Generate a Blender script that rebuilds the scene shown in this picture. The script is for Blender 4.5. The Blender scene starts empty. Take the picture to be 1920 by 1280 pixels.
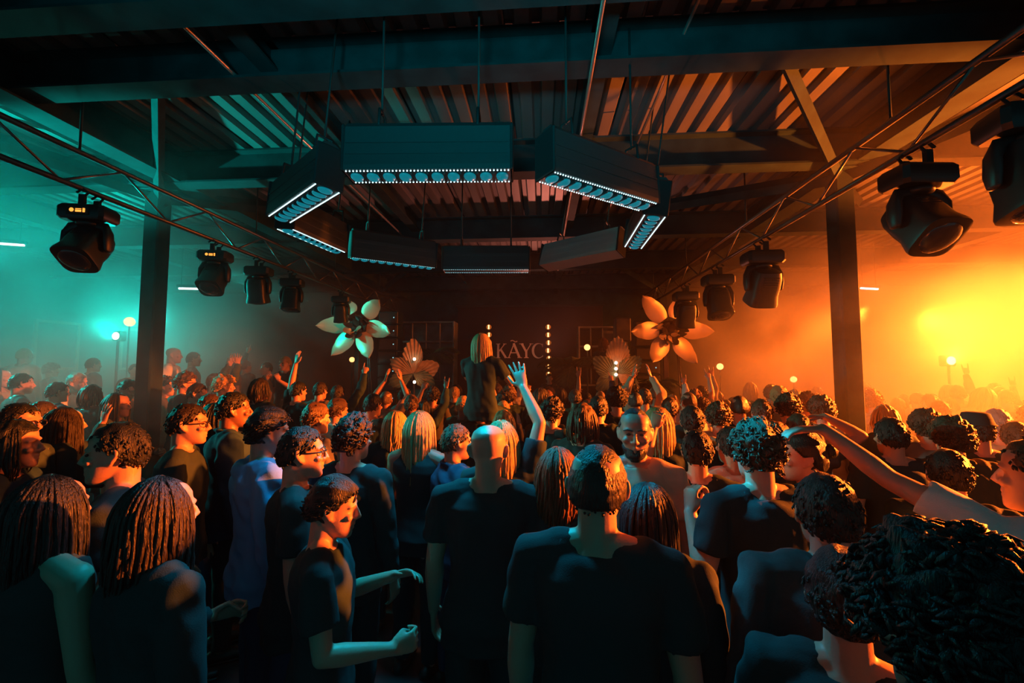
import bpy, bmesh, math, random
import numpy as np
from mathutils import Vector, Matrix, Euler
random.seed(7); np.random.seed(7)
S = bpy.context.scene
COL = S.collection
R = math.radians

# ------------------------------------------------------------------ camera
CAM = Vector((0, 0, 2.06)); YAW = R(3.93); PITCH = R(3.6); FPX = 800.0
cd = bpy.data.cameras.new('camera'); cam = bpy.data.objects.new('camera', cd); COL.objects.link(cam)
cam.location = CAM; cam.rotation_euler = (R(90) + PITCH, 0, YAW)
cd.sensor_width = 36; cd.lens = 36 * FPX / 1920; cd.clip_start = 0.03; cd.clip_end = 200
S.camera = cam
CM = Euler((R(90) + PITCH, 0, YAW)).to_matrix()
def at(px, py, Y):
    d = CM @ Vector(((px - 960) / FPX, (640 - py) / FPX, -1))
    return CAM + d * (Y / d.y)

# ------------------------------------------------------------------ world, exposure, lights
vs = S.view_settings
S.display_settings.display_device = 'sRGB'
vs.view_transform = 'Standard'; vs.look = 'None'; vs.gamma = 1; vs.exposure = 0; vs.use_curve_mapping = False
w = bpy.data.worlds.new('club_night'); S.world = w; w.use_nodes = True
bg = w.node_tree.nodes['Background']; bg.inputs[0].default_value = (0.0, 0.86, 1.0, 1); bg.inputs[1].default_value = 0.125
cy = S.cycles
cy.use_denoising = True
cy.max_bounces = 5; cy.diffuse_bounces = 2; cy.glossy_bounces = 2; cy.transmission_bounces = 4; cy.volume_bounces = 0
cy.transparent_max_bounces = 8
cy.volume_step_rate = 1.0; cy.volume_max_steps = 128
cy.sample_clamp_indirect = 4; cy.sample_clamp_direct = 0

def lamp(name, kind, loc, color, power, target=None, **kw):
    l = bpy.data.lights.new(name, kind); o = bpy.data.objects.new(name, l); COL.objects.link(o)
    o.location = loc; l.color = color; l.energy = power
    for k, v in kw.items(): setattr(l, k, v)
    if target is not None:
        o.rotation_euler = (Vector(target) - Vector(loc)).to_track_quat('-Z', 'Y').to_euler()
    return o
ORANGE = (1.0, 0.145, 0.012); TEAL = (0.0, 0.80, 0.66); CYAN = (0.0, 0.50, 0.80)
LAMP_R = at(1778, 676, 8.2); LAMP_L = at(222, 630, 8.0)
lamp('orange_blinder_light', 'SPOT', LAMP_R + Vector((-.12, -.25, 0)), ORANGE, 1800, (4.0, 4.6, 4.6), spot_size=R(80), spot_blend=1, shadow_soft_size=.1)
lamp('orange_deck_fill', 'SPOT', (6.6, 3.5, 2.3), ORANGE, 11000, (2.7, 3.95, 4.6), spot_size=R(30), spot_blend=.6, shadow_soft_size=.06)  # added spot out of view, brightens the right deck bay
lamp('teal_deck_fill', 'SPOT', (-7.6, 3.6, 2.4), TEAL, 4000, (-3.9, 4.0, 4.6), spot_size=R(30), spot_blend=.6, shadow_soft_size=.06)  # its added teal counterpart for the left deck bay
lamp('teal_ring_fill', 'SPOT', (-3.6, 4.2, 3.5), TEAL, 260, (.30, 4.85, 3.42), spot_size=R(16), spot_blend=.5, shadow_soft_size=.06)  # added to brighten the far right strobe housing
lamp('teal_blinder_light', 'SPOT', LAMP_L + Vector((.05, -.25, 0)), TEAL, 500, (-4.6, 4.6, 4.6), spot_size=R(80), spot_blend=.8, shadow_soft_size=.1)
# added spots without fixtures in the side aisles: keys, back lights and side light
lamp('orange_key_light', 'SPOT', (10.6, 4.5, 3.4), ORANGE, 66000, (.4, 2.6, .75), spot_size=R(28), spot_blend=.45, shadow_soft_size=.12)
lamp('orange_key_light', 'SPOT', (10.7, 5.5, 3.6), ORANGE, 62000, (-.3, 5.0, 1.0), spot_size=R(22), spot_blend=.4, shadow_soft_size=.12)
lamp('orange_far_key', 'SPOT', (7.0, 9.6, 3.3), ORANGE, 6000, (.6, 6.0, 1.3), spot_size=R(38), spot_blend=1, shadow_soft_size=.12)  # added second key for the far crowd
lamp('sign_fill_light', 'SPOT', (1.8, 8.2, 3.9), (1, .32, .16), 220, (-.65, 12, 2.25), spot_size=R(16), spot_blend=.5, shadow_soft_size=.1)  # added to brighten the sign letters
lamp('orange_back_light', 'SPOT', (10.4, 12.2, 3.4), ORANGE, 20000, (7.4, 4.5, 1.3), spot_size=R(66), spot_blend=1, shadow_soft_size=.25)
lamp('orange_side_light', 'SPOT', (10.9, 8.5, 3.7), ORANGE, 9500, (4.8, 9.0, 1.9), spot_size=R(76), spot_blend=1, shadow_soft_size=.25)
lamp('teal_back_light', 'SPOT', at(293, 592, 11.6), TEAL, 2600, (-6.4, 5, 1.3), spot_size=R(60), spot_blend=.8, shadow_soft_size=.2)
lamp('teal_key_light', 'SPOT', (-11.2, 4.6, 3.7), TEAL, 4500, (-1.2, 4.6, 1.4), spot_size=R(28), spot_blend=.7, shadow_soft_size=.12)
# the strobe ring throws cyan down on the heads below it
lamp('ring_cyan_light', 'SPOT', (-.6, 2.8, 3.2), CYAN, 420, (-.5, 2.1, 1.7), spot_size=R(80), spot_blend=.8, shadow_soft_size=.2)
lamp('ring_cyan_beam', 'SPOT', (-.2, 2.7, 3.2), CYAN, 700, (.95, 1.95, 1.66), spot_size=R(12), spot_blend=.4, shadow_soft_size=.03)
lamp('ring_cyan_beam', 'SPOT', (-.5, 2.6, 3.2), CYAN, 300, (.62, 1.42, 1.15), spot_size=R(9), spot_blend=.4, shadow_soft_size=.03)
lamp('teal_ceiling_fill', 'SPOT', (-.3, -1.9, 1.8), (0, .86, 1.0), 900, (-.3, .75, 4.6), spot_size=R(74), spot_blend=1, shadow_soft_size=.3)  # added fill behind the camera, lifts the dark ceiling to teal
# added fill spots for the stage, the leaf fans and the metal flowers
lamp('teal_stage_fill', 'SPOT', (-5.6, 7.0, 3.8), TEAL, 200, (-3.2, 9.8, 2.4), spot_size=R(40), spot_blend=.8, shadow_soft_size=.1)  # added teal fill on the shelving and left flower
lamp('stage_deck_fill', 'SPOT', (.3, 9.9, 2.3), (1, .24, .16), 500, (-.2, 6.6, 4.6), spot_size=R(84), spot_blend=.8, shadow_soft_size=.1)  # added to redden the far deck strips
lamp('leaf_fill_light', 'SPOT', (1.5, 5.3, 3.85), ORANGE, 500, (1.45, 8.2, 2.0), spot_size=R(13), spot_blend=.6, shadow_soft_size=.08)
lamp('leaf_fill_light', 'SPOT', (-.2, 5.2, 3.8), ORANGE, 500, (-2.45, 8.2, 2.05), spot_size=R(13), spot_blend=.6, shadow_soft_size=.08)
lamp('flower_fill_light', 'SPOT', (4.4, 5.6, 3.7), ORANGE, 500, (2.7, 9, 2.9), spot_size=R(26), spot_blend=.5, shadow_soft_size=.1)
lamp('flower_fill_light', 'SPOT', (.4, 5.6, 3.7), ORANGE, 500, (-3.9, 9, 2.9), spot_size=R(24), spot_blend=.5, shadow_soft_size=.1)

# ------------------------------------------------------------------ materials
MATS = {}
def mat(name, col, rough=.6, metal=0, emit=None, estr=0, bump=0, bscale=60, spec=.5, var=0, vscale=4, coat=0, stretch=(1, 1, 1), sheen=0):
    if name in MATS: return MATS[name]
    m = bpy.data.materials.new(name); m.use_nodes = True; nt = m.node_tree; b = nt.nodes['Principled BSDF']
    b.inputs['Base Color'].default_value = (*col, 1); b.inputs['Roughness'].default_value = rough
    b.inputs['Metallic'].default_value = metal; b.inputs['Specular IOR Level'].default_value = spec
    if coat: b.inputs['Coat Weight'].default_value = coat
    if sheen: b.inputs['Sheen Weight'].default_value = sheen; b.inputs['Sheen Roughness'].default_value = .4
    if emit: b.inputs['Emission Color'].default_value = (*emit, 1); b.inputs['Emission Strength'].default_value = estr
    if bump or var:
        tc = nt.nodes.new('ShaderNodeTexCoord'); mp = nt.nodes.new('ShaderNodeMapping'); mp.inputs['Scale'].default_value = stretch
        nt.links.new(tc.outputs['Object'], mp.inputs[0])
    if bump:
        n = nt.nodes.new('ShaderNodeTexNoise'); n.inputs['Scale'].default_value = bscale; n.inputs['Detail'].default_value = 3
        nt.links.new(mp.outputs[0], n.inputs['Vector'])
        bp = nt.nodes.new('ShaderNodeBump'); bp.inputs['Strength'].default_value = bump; bp.inputs['Distance'].default_value = .02
        nt.links.new(n.outputs['Fac'], bp.inputs['Height']); nt.links.new(bp.outputs[0], b.inputs['Normal'])
    if var:
        n = nt.nodes.new('ShaderNodeTexNoise'); n.inputs['Scale'].default_value = vscale; n.inputs['Detail'].default_value = 5
        nt.links.new(mp.outputs[0], n.inputs['Vector'])
        r = nt.nodes.new('ShaderNodeValToRGB'); r.color_ramp.elements[0].position = .35; r.color_ramp.elements[1].position = .7
        r.color_ramp.elements[0].color = (*[c * (1 - var) for c in col], 1); r.color_ramp.elements[1].color = (*[min(1, c * (1 + var)) for c in col], 1)
        nt.links.new(n.outputs['Fac'], r.inputs[0]); nt.links.new(r.outputs[0], b.inputs['Base Color'])
    MATS[name] = m
    return m

# ------------------------------------------------------------------ geometry buffer
class G:
    def __init__(s): s.v = []; s.f = []; s.n = 0
    def add(s, V, F):
        V = np.asarray(V, float).reshape(-1, 3); s.v.append(V); s.f += [tuple(i + s.n for i in f) for f in F]; s.n += len(V); return s
    def box(s, c, d, M=None):
        x, y, z = [k / 2 for k in d]
        V = np.array([(a * x, b * y, e * z) for a in (-1, 1) for b in (-1, 1) for e in (-1, 1)])
        if M is not None: V = V @ np.array(M).T
        return s.add(V + np.array(c), [(0, 1, 3, 2), (4, 6, 7, 5), (0, 4, 5, 1), (2, 3, 7, 6), (0, 2, 6, 4), (1, 5, 7, 3)])
    def loft(s, rings, caps=True):
        n = len(rings[0]); V = np.concatenate([np.asarray(r, float) for r in rings]); F = []
        for i in range(len(rings) - 1):
            for j in range(n):
                k = (j + 1) % n; F.append((i * n + j, i * n + k, (i + 1) * n + k, (i + 1) * n + j))
        if caps: F.append(tuple(range(n - 1, -1, -1))); m = (len(rings) - 1) * n; F.append(tuple(range(m, m + n)))
        return s.add(V, F)
    def tube(s, pts, rad, seg=10, round_ends=True, flat=None, up=None):
        """closed tube through pts; rad a number or one per point (or (ra, rb) pairs)"""
        P = [Vector(p) for p in pts]
        if not hasattr(rad, '__len__'): rad = [rad] * len(P)
        rad = [(r, r) if not hasattr(r, '__len__') else r for r in rad]
        T = []
        for i in range(len(P)):
            t = (P[min(i + 1, len(P) - 1)] - P[max(i - 1, 0)]); T.append(t.normalized() if t.length > 1e-9 else Vector((0, 0, 1)))
        u = Vector(up) if up is not None else (Vector((0, 0, 1)) if abs(T[0].z) < .9 else Vector((1, 0, 0)))
        rings = []; spec = list(zip(P, rad, T))
        if round_ends:
            a = spec[0]; b = spec[-1]; ra = min(a[1]); rb = min(b[1])
            pre = [(a[0] - a[2] * ra * math.sin(k), tuple(q * max(.05, math.cos(k)) for q in a[1]), a[2]) for k in (1.45, .9, .45)]
            post = [(b[0] + b[2] * rb * math.sin(k), tuple(q * max(.05, math.cos(k)) for q in b[1]), b[2]) for k in (.45, .9, 1.45)]
            spec = pre + spec + post
        for p, r, t in spec:
            e1 = (u - t * u.dot(t)); e1 = e1.normalized() if e1.length > 1e-6 else t.orthogonal().normalized(); e2 = t.cross(e1); u = e1
            rings.append([p + e1 * (r[0] * math.cos(2 * math.pi * k / seg)) + e2 * (r[1] * math.sin(2 * math.pi * k / seg)) for k in range(seg)])
        return s.loft(rings)
    def ell(s, c, r, M=None, nu=14, nv=10):
        V = [(0, 0, -1)]; F = []
        for i in range(1, nv):
            a = -math.pi / 2 + math.pi * i / nv
            V += [(math.cos(a) * math.cos(2 * math.pi * j / nu), math.cos(a) * math.sin(2 * math.pi * j / nu), math.sin(a)) for j in range(nu)]
        V.append((0, 0, 1)); L = len(V) - 1
        for j in range(nu):
            k = (j + 1) % nu
            F.append((0, 1 + k, 1 + j)); F.append((L, L - nu + j, L - nu + k))
            for i in range(nv - 2): F.append((1 + i * nu + j, 1 + i * nu + k, 1 + (i + 1) * nu + k, 1 + (i + 1) * nu + j))
        V = np.array(V) * np.array(r)
        if M is not None: V = V @ np.array(M).T
        return s.add(V + np.array(c), F)
    def cyl(s, a, b, r, seg=12, r2=None): return s.tube([a, b], [r, r if r2 is None else r2], seg, False)
    def merge(s, o, M=None):
        V = np.concatenate(o.v)
        if M is not None: M = np.array(M); V = V @ M[:3, :3].T + M[:3, 3]
        return s.add(V, o.f)
    def mesh(s, name, smooth=True, auto=None):
        me = bpy.data.meshes.new(name); me.from_pydata(np.concatenate(s.v).tolist(), [], s.f); me.update()
        if smooth: me.shade_smooth()
        if auto: me.set_sharp_from_angle(angle=R(auto))
        return me

def link(name, me, m=None, parent=None, loc=(0, 0, 0), rot=(0, 0, 0)):
    o = bpy.data.objects.new(name, me); COL.objects.link(o)
    if m is not None and me is not None:
        if not me.materials: me.materials.append(m)
        elif me.materials[0] != m: o.material_slots[0].link = 'OBJECT'; o.material_slots[0].material = m
    if parent is not None: o.parent = parent
    o.location = loc; o.rotation_euler = rot
    return o
def empty(name, loc=(0, 0, 0), rot=(0, 0, 0)):
    o = bpy.data.objects.new(name, None); COL.objects.link(o); o.location = loc; o.rotation_euler = rot; o.empty_display_size = .1; return o
def tag(o, label=None, cat=None, group=None, kind=None):
    for k, v in (('label', label), ('category', cat), ('group', group), ('kind', kind)):
        if v: o[k] = v
    return o
def kids(o): return [c for c in bpy.data.objects if c.parent == o]
def bevel_box(c, d, b=.01, M=None):
    g = G(); x, y, z = [k / 2 for k in d]; b = min(b, x * .9, y * .9, z * .9)
    def ring(zz, q): 
        X, Y = x - q, y - q
        pts = [(X - b, -Y), (X, -Y + b), (X, Y - b), (X - b, Y), (-X + b, Y), (-X, Y - b), (-X, -Y + b), (-X + b, -Y)]
        return [(p[0], p[1], zz) for p in pts]
    rings = [ring(-z, b * .7), ring(-z + b, 0), ring(z - b, 0), ring(z, b * .7)]
    h = G().loft(rings); V = np.concatenate(h.v)
    if M is not None: V = V @ np.array(M).T
    return g.add(V + np.array(c), h.f)

BLACK = mat('black_steel', (.010, .030, .033), .5, 0, spec=.25)
STEEL = mat('dark_painted_steel', (.013, .034, .038), .75, 0, var=.3, spec=.12)
ALU = mat('truss_aluminium', (.16, .16, .16), .35, .8)
DECK = mat('galvanised_roof_deck', (.11, .12, .12), .5, .1, var=.25, vscale=2.5, stretch=(1, .15, 1), bump=.08, bscale=20)
WALL = mat('charcoal_wall_paint', (.010, .045, .05), .9, spec=.1, var=.3)
FLOOR = mat('dark_polished_concrete', (.02, .045, .05), .35, var=.3)
PLASTIC = mat('black_moulded_plastic', (.012, .028, .031), .4)

# ------------------------------------------------------------------ the room
ZB, ZD = 4.19, 4.56          # underside of the beams, underside of the roof deck
XL, XR, YN, YF = -11.5, 11.0, -2.2, 13.2
def struct(name, g, m, parent=None, smooth=False):
    o = link(name, g.mesh(name, smooth), m, parent)
    if parent is None: o['kind'] = 'structure'
    return o
struct('floor', G().box(((XL + XR) / 2, (YN + YF) / 2, -.05), (XR - XL, YF - YN, .1)), FLOOR)
struct('wall_far', G().box(((XL + XR) / 2, YF + .1, 2.4), (XR - XL, .2, 4.8)), WALL)
struct('wall_left', G().box((XL - .1, (YN + YF) / 2, 2.4), (.2, YF - YN, 4.8)), WALL)
struct('wall_right', G().box((XR + .1, (YN + YF) / 2, 2.4), (.2, YF - YN, 4.8)), WALL)
ceil = struct('ceiling', G().box(((XL + XR) / 2, (YN + YF) / 2, ZD + .16), (XR - XL, YF - YN, .1)), STEEL)
# trapezoidal deck sheets, one per bay and metre
def deck_mesh(L):
    prof = []; p = .2
    for k in range(6):
        a = k * p
        prof += [(a, .05), (a + .055, .05), (a + .075, .0), (a + .18, .0)] if k < 5 else [(a, .05)]
    top = [(x, z + .006) for x, z in prof]
    g = G(); ring = lambda y: [(x - .5, y, z) for x, z in prof] + [(x - .5, y, z) for x, z in reversed(top)]
    n = len(prof); V = ring(-L / 2) + ring(L / 2); N = 2 * n; F = []
    for j in range(N): k = (j + 1) % N; F.append((j, k, N + k, N + j))
    for j in range(n - 1): F.append((j, N - 1 - j, N - 2 - j, j + 1)); F.append((N + j, N + j + 1, N + N - 2 - j, N + N - 1 - j))
    return g.add(V, F).mesh('deck_sheet', False)
BEAMY = [.05, 2.3, 3.05, 4.6, 6.95, 9.2, 11.4]
edges = [YN] + [2.3, 4.6, 6.95, 9.2, 11.4, YF]
for a, b in zip(edges, edges[1:]):
    me = deck_mesh(b - a - .01)
    for i in range(22):
        link('deck_sheet', me, DECK, ceil, (XL + .5 + i * 1.022, (a + b) / 2, ZD))
def ibeam(L, h, wd, t=.02):
    g = G(); g.box((0, 0, -t / 2), (L, wd, t)); g.box((0, 0, -h + t / 2), (L, wd, t)); g.box((0, 0, -h / 2), (L, t * .7, h - 2 * t)); return g
for k, y in enumerate(BEAMY):
    o = struct('ceiling_beam', G().merge(ibeam(XR - XL, ZD - ZB if y != 3.05 else .30, .2), Matrix.Translation(((XL + XR) / 2, y, ZD))), STEEL, ceil)
for x, wd, h in ((-4.25, .24, .36), (3.38, .24, .36), (-2.1, .14, .2), (.45, .14, .2), (-7.6, .2, .34), (7.4, .2, .34)):
    M = Matrix.Translation((x, (YN + YF) / 2, ZD)) @ Matrix.Rotation(R(90), 4, 'Z')
    struct('ceiling_girder', G().merge(ibeam(YF - YN, h, wd), M), STEEL, ceil)
# bare conduits that catch the light along the nave
for x, z in ((.36, ZB - .05), (-2.32, ZB + .1), (1.05, ZD - .06)):
    struct('ceiling_conduit', G().cyl((x, YN + .3, z), (x, 9, z), .014, 8), mat('conduit_zinc', (.5, .48, .45), .3, .8), ceil, True)
# columns with diagonal knee braces up to the beams
CX = (at(300, 330, 4.75).x, at(1572, 330, 4.75).x)
def column(x, y, name):
    c = empty(name, (x, y, 0)); c['kind'] = 'structure'
    link('column_shaft', bevel_box((0, 0, ZB / 2), (.19, .19, ZB), .015).mesh('column_shaft', False), STEEL, c)
    link('base_plate', bevel_box((0, 0, .012), (.36, .36, .024), .006).mesh('base_plate', False), STEEL, c)
    link('cap_plate', bevel_box((0, 0, ZB - .012), (.34, .34, .024), .006).mesh('cap_plate', False), STEEL, c)
    for s, dy in ((1, -1.45), (-1, -1.45), (1, 1.6), (-1, 1.6)):
        g = G().tube([(0, 0, ZB - .05), (s * 1.35, dy, ZD - .08)], [(.09, .05)] * 2, 4, False)
        link('knee_brace', g.mesh('knee_brace', False), STEEL, c)
    return c
for i, (x, y) in enumerate(((CX[0], 4.75), (CX[1], 4.75), (CX[0], 11.6), (CX[1], 11.6))): column(x, y, 'column_%d' % (i + 1))

# ------------------------------------------------------------------ box trusses
def truss(x, z, y0, y1, label, wd=.3):
    t = tag(empty('lighting_truss', (x, (y0 + y1) / 2, z)), label, 'truss', 'aluminium ladder trusses under the ceiling')
    L = y1 - y0; h = wd / 2
    ch = G().cyl((0, -L / 2, 0), (0, L / 2, 0), .024, 8).mesh('chord')
    for b in (-h, h): link('chord', ch, ALU, t, (0, 0, b))
    n = int(L / .5); st = L / n
    br = G().cyl((0, -st / 2, -h), (0, st / 2, h), .011, 6).mesh('brace'); bh = G().cyl((-h, -st / 2, 0), (h, st / 2, 0), .011, 6).mesh('brace')
    for i in range(n):
        y = -L / 2 + (i + .5) * st; f = 1 if i % 2 else -1
        o = link('brace', br, ALU, t, (0, y, 0)); o.scale.z = f
    ro = G().cyl((0, 0, h), (0, 0, ZD + .03 - z), .01, 6).mesh('hanger')
    for y in np.arange(-L / 2 + .4, L / 2, 2.25): link('hanger', ro, BLACK, t, (0, y, 0))
    return t
TZ = 3.74
truss(-3.9, TZ, .6, 11.2, 'long ladder truss on the teal side carrying moving head lights')
truss(2.6, TZ, .6, 11.2, 'long ladder truss in the orange haze carrying moving head lights')

# ------------------------------------------------------------------ moving head lights
LENS = mat('fixture_lens_glass', (.03, .04, .05), .08, 0, spec=.8)
PANEL_GLOW = mat('fixture_display_glow', (.02, .01, .0), .4, emit=(1, .35, .05), estr=1.6)
def moving_head(loc, yaw, tilt, label, s=1.0, disp=True):
    r = tag(empty('moving_head_light', loc, (0, 0, yaw)), label, 'spotlight', 'moving head lights under the trusses'); r.scale = (s, s, s)
    link('base_box', bevel_box((0, 0, -.11), (.42, .27, .15), .03).mesh('base_box', True, 35), PLASTIC, r)
    for sy in (-.09, .09):
        g = G().box((0, sy, .0), (.05, .035, .13)); g.tube([(0, sy, .03), (.05, sy, .09), (0, sy, .13), (-.05, sy, .09)], .012, 6)
        link('clamp', g.mesh('clamp', False), BLACK, r)
    if disp:
        p = link('display_panel', bevel_box((0, -.138, -.11), (.2, .012, .085), .004).mesh('display_panel', False), BLACK, r)
        g = G().tube([(-.045, -.149, -.11), (-.045, -.151, -.11)], .02, 14, False); g.box((.012, -.146, -.118), (.05, .006, .02)); g.box((.012, -.146, -.098), (.05, .006, .006)); g.box((.06, -.146, -.11), (.018, .006, .04))
        link('display_icons', g.mesh('display_icons', False), PANEL_GLOW, p)
    y = G(); y.ell((0, 0, -.21), (.1, .1, .04))
    for sx in (-1, 1):
        y.tube([(sx * .06, 0, -.215), (sx * .15, 0, -.235), (sx * .185, 0, -.3), (sx * .19, 0, -.40), (sx * .185, 0, -.47)], [(.045, .03), (.05, .03), (.03, .062), (.027, .066), (.025, .05)], 10, up=(1, 0, 0))
    link('yoke', y.mesh('yoke'), PLASTIC, r)
    hd = empty('lamp_head', (0, 0, -.44), (tilt, 0, 0)); hd.parent = r
    prof = [(-.20, .10), (-.19, .13), (-.12, .148), (0, .152), (.09, .148), (.19, .165), (.215, .162), (.22, .14)]
    rings = [[(math.copysign(abs(math.cos(a)) ** .5, math.cos(a)) * rr * .98, math.copysign(abs(math.sin(a)) ** .5, math.sin(a)) * rr, -z) for a in [2 * math.pi * k / 24 for k in range(24)]] for z, rr in prof]
    h = G().loft(rings[::-1]); 
    for k in range(5): h.box((0, .146, .03 + k * .028), (.16, .014, .008)); h.box((0, -.146, .03 + k * .028), (.16, .014, .008))
    link('head_shell', h.mesh('head_shell', True, 40), PLASTIC, hd)
    link('lens', G().ell((0, 0, -.215), (.135, .135, .03), None, 20, 8).mesh('lens'), LENS, hd)
    return r
def mh(px, side, yaw, tilt, label, s=1.0, disp=True):
    x = 2.6 if side > 0 else -3.9; z = TZ - .15 - .012; lo, hi = .8, 12.0
    for _ in range(40):
        y = (lo + hi) / 2; q = CM.transposed() @ (Vector((x, y, z)) - CAM); u = 960 - q.x / q.z * FPX
        if (u - px) * side > 0: lo = y
        else: hi = y
    return moving_head((x, y, z - .118 * s), R(yaw), R(tilt), label, s, disp)
mh(1716, 1, 185, 40, 'big moving head light hanging in the orange haze right of the right column', .92, False)
mh(1925, 1, 170, 12, 'moving head light half cut by the picture edge, high in the orange haze', .92, False)
mh(170, -1, 12, -38, 'moving head light with lit display, over the teal haze left of the left column', .85)
mh(405, -1, 12, -36, 'moving head light with lit display, hanging just right of the left column', .8)
mh(486, -1, 10, 12, 'small moving head light third along the teal side truss', .8, False)
mh(548, -1, 12, -10, 'moving head light far along the teal side truss near the left metal flower', .8, False)
mh(1428, 1, 180, -30, 'moving head light blurred by orange haze left of the right column', 1.0, False)
mh(1345, 1, 180, 20, 'moving head light in orange haze above the right metal flower', 1.0, False)
mh(1285, 1, 180, -20, 'moving head light far along the right truss behind the right metal flower', 1.0, False)
mh(640, -1, 12, 15, 'moving head light directly above the left metal flower', .8, False)

# ------------------------------------------------------------------ the ring of LED strobe bars
def led_mat(name, col, s): return mat(name, (.02, .02, .02), .3, emit=col, estr=s)
DOT = led_mat('white_led_dot', (.55, .93, 1.0), 3.0)
CELL = led_mat('cyan_lens_glow', (.0, .30, .40), .55)
DIMDOT = led_mat('dim_led_dot', (.35, .8, .85), 1.0)
HOUSING = mat('strobe_housing', (.03, .06, .065), .42, .3, bump=.03, bscale=40)
ring_c = Vector((-.67, 3.84, 3.24))
def on_plane(px, py, z):
    d = CM @ Vector(((px - 960) / FPX, (640 - py) / FPX, -1)); return CAM + d * ((z - CAM.z) / d.z)
def strobe(a, b, label, cells=True, dots='full', roll=0, lift=0, shell=None):
    A, B = on_plane(*a, 3.24), on_plane(*b, 3.24); c = (A + B) / 2; L = (B - A).length
    r = tag(empty('strobe_bar', c + Vector((0, 0, lift)), (R(roll), 0, math.atan2(B.y - A.y, B.x - A.x))), label, 'strobe bar', 'octagon of strobe bars under the ceiling')
    # local: x along the bar, -y outwards, bottom face at z = 0
    prof = [(-.095, 0), (.095, 0), (.098, .03), (.085, .2), (.06, .29), (.02, .31), (-.05, .31), (-.085, .27), (-.098, .03)]
    rings = [[(x, a, b) for a, b in prof] for x in (-L / 2, L / 2)]
    b = G().loft(rings); 
    for z in (.10, .17): b.box((0, .093 - (z - .03) * .07, z), (L * .98, .01, .012)); b.box((0, -.096 + (z - .03) * .02, z), (L * .98, .01, .012))
    link('housing', b.mesh('housing', False), shell or HOUSING, r)
    for sx in (-1, 1): link('end_cap', bevel_box((sx * (L / 2 + .008), 0, .14), (.02, .2, .285), .008).mesh('end_cap', False), BLACK, r)
    for sx in (-.3, .3):
        br = G().tube([(sx, -.06, .30), (sx, -.05, .40), (sx, .05, .40), (sx, .06, .30)], .01, 6); br.cyl((sx, 0, .39), (sx, 0, ZD + .06 - c.z), .008, 6)
        link('hanging_bracket', br.mesh('hanging_bracket'), BLACK, r)
    if cells:
        cell = G(); cell.ell((0, 0, 0), (.037, .05, .022), None, 16, 8)
        me = cell.mesh('lens_cell'); n = 10
        for i in range(n):
            link('lens_cell', me, CELL, r, (-L / 2 + (i + .5) * L / n, 0, -.004))
            if i: link('divider', MESH_DIV, BLACK, r, (-L / 2 + i * L / n, 0, -.006))
    if dots:
        dm = DOT if dots == 'full' else DIMDOT
        n = 46
        for row in (-1, 1):
            g = G()
            for i in range(n): g.ell((-L / 2 + (i + .5) * L / n, row * .078, -.003), (.0052, .0052, .004), None, 6, 4)
            o = link('led_row', g.mesh('led_row'), dm, r); o['kind'] = 'stuff'
    return r
MESH_DIV = G().box((0, 0, 0), (.008, .11, .02)).mesh('divider', False)
strobe((655, 331), (957, 329), 'strobe bar nearest the camera, long row of cyan cells under the ceiling')
strobe((1024, 331), (1215, 388), 'strobe bar sloping down to the right at the near right of the ring')
strobe((1228, 404), (1187, 464), 'strobe bar seen almost end on at the right of the ring', roll=8)
strobe((1162, 476), (1020, 503), 'strobe bar with housing lightened as if teal lit, at the far right of the ring', cells=False, dots=None, roll=14, shell=mat('lit_strobe_housing', (.30, .30, .29), .5))  # lighter copy of the housing colour stands in for teal light
strobe((991, 508), (833, 508), 'black strobe bar square on at the far side of the ring', cells=False, dots='dim')
strobe((811, 502), (658, 483), 'strobe bar with orange lit side at the far left of the ring', cells=True, dots='dim', roll=-10)
strobe((634, 472), (534, 429), 'strobe bar at the left of the ring with orange lit inner side', roll=-6)
strobe((524, 411), (615, 352), 'strobe bar rising to the right at the near left of the ring', roll=-4)

# ------------------------------------------------------------------ people: shapes
def eval_mesh(me, mods):
    o = bpy.data.objects.new('tmp', me); COL.objects.link(o)
    for kind, kw in mods:
        m = o.modifiers.new(kind, kind)
        for k, v in kw.items(): setattr(m, k, v)
    bpy.context.view_layer.update()
    dg = bpy.context.evaluated_depsgraph_get()
    r = bpy.data.meshes.new_from_object(o.evaluated_get(dg)); bpy.data.objects.remove(o); bpy.data.meshes.remove(me)
    return r
def verts(me):
    a = np.empty(len(me.vertices) * 3); me.vertices.foreach_get('co', a); return a.reshape(-1, 3)
def set_verts(me, a): me.vertices.foreach_set('co', np.asarray(a).ravel()); me.update()
def normals(me):
    a = np.empty(len(me.vertices) * 3); me.vertices.foreach_get('normal', a); return a.reshape(-1, 3)
def fuse(g, name, voxel, keep, smooth=2, sculpt=None):
    me = eval_mesh(g.mesh('raw', False), [('REMESH', dict(mode='VOXEL', voxel_size=voxel)), ('SMOOTH', dict(iterations=smooth, factor=.5))])
    if sculpt is not None: set_verts(me, sculpt(verts(me), normals(me)))
    if keep < 1: me = eval_mesh(me, [('DECIMATE', dict(ratio=keep))])
    me.name = name; me.shade_smooth(); me.materials.clear(); return me
def wob(p, f, seed=0):
    """cheap smooth noise in [-1, 1] for an array of points"""
    r = np.random.RandomState(seed); s = 0
    for k in range(5):
        d = r.normal(size=3); d /= np.linalg.norm(d); s = s + np.sin(p @ d * f * (1 + .5 * r.rand()) + r.rand() * 6.28)
    return s / 2.6

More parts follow.
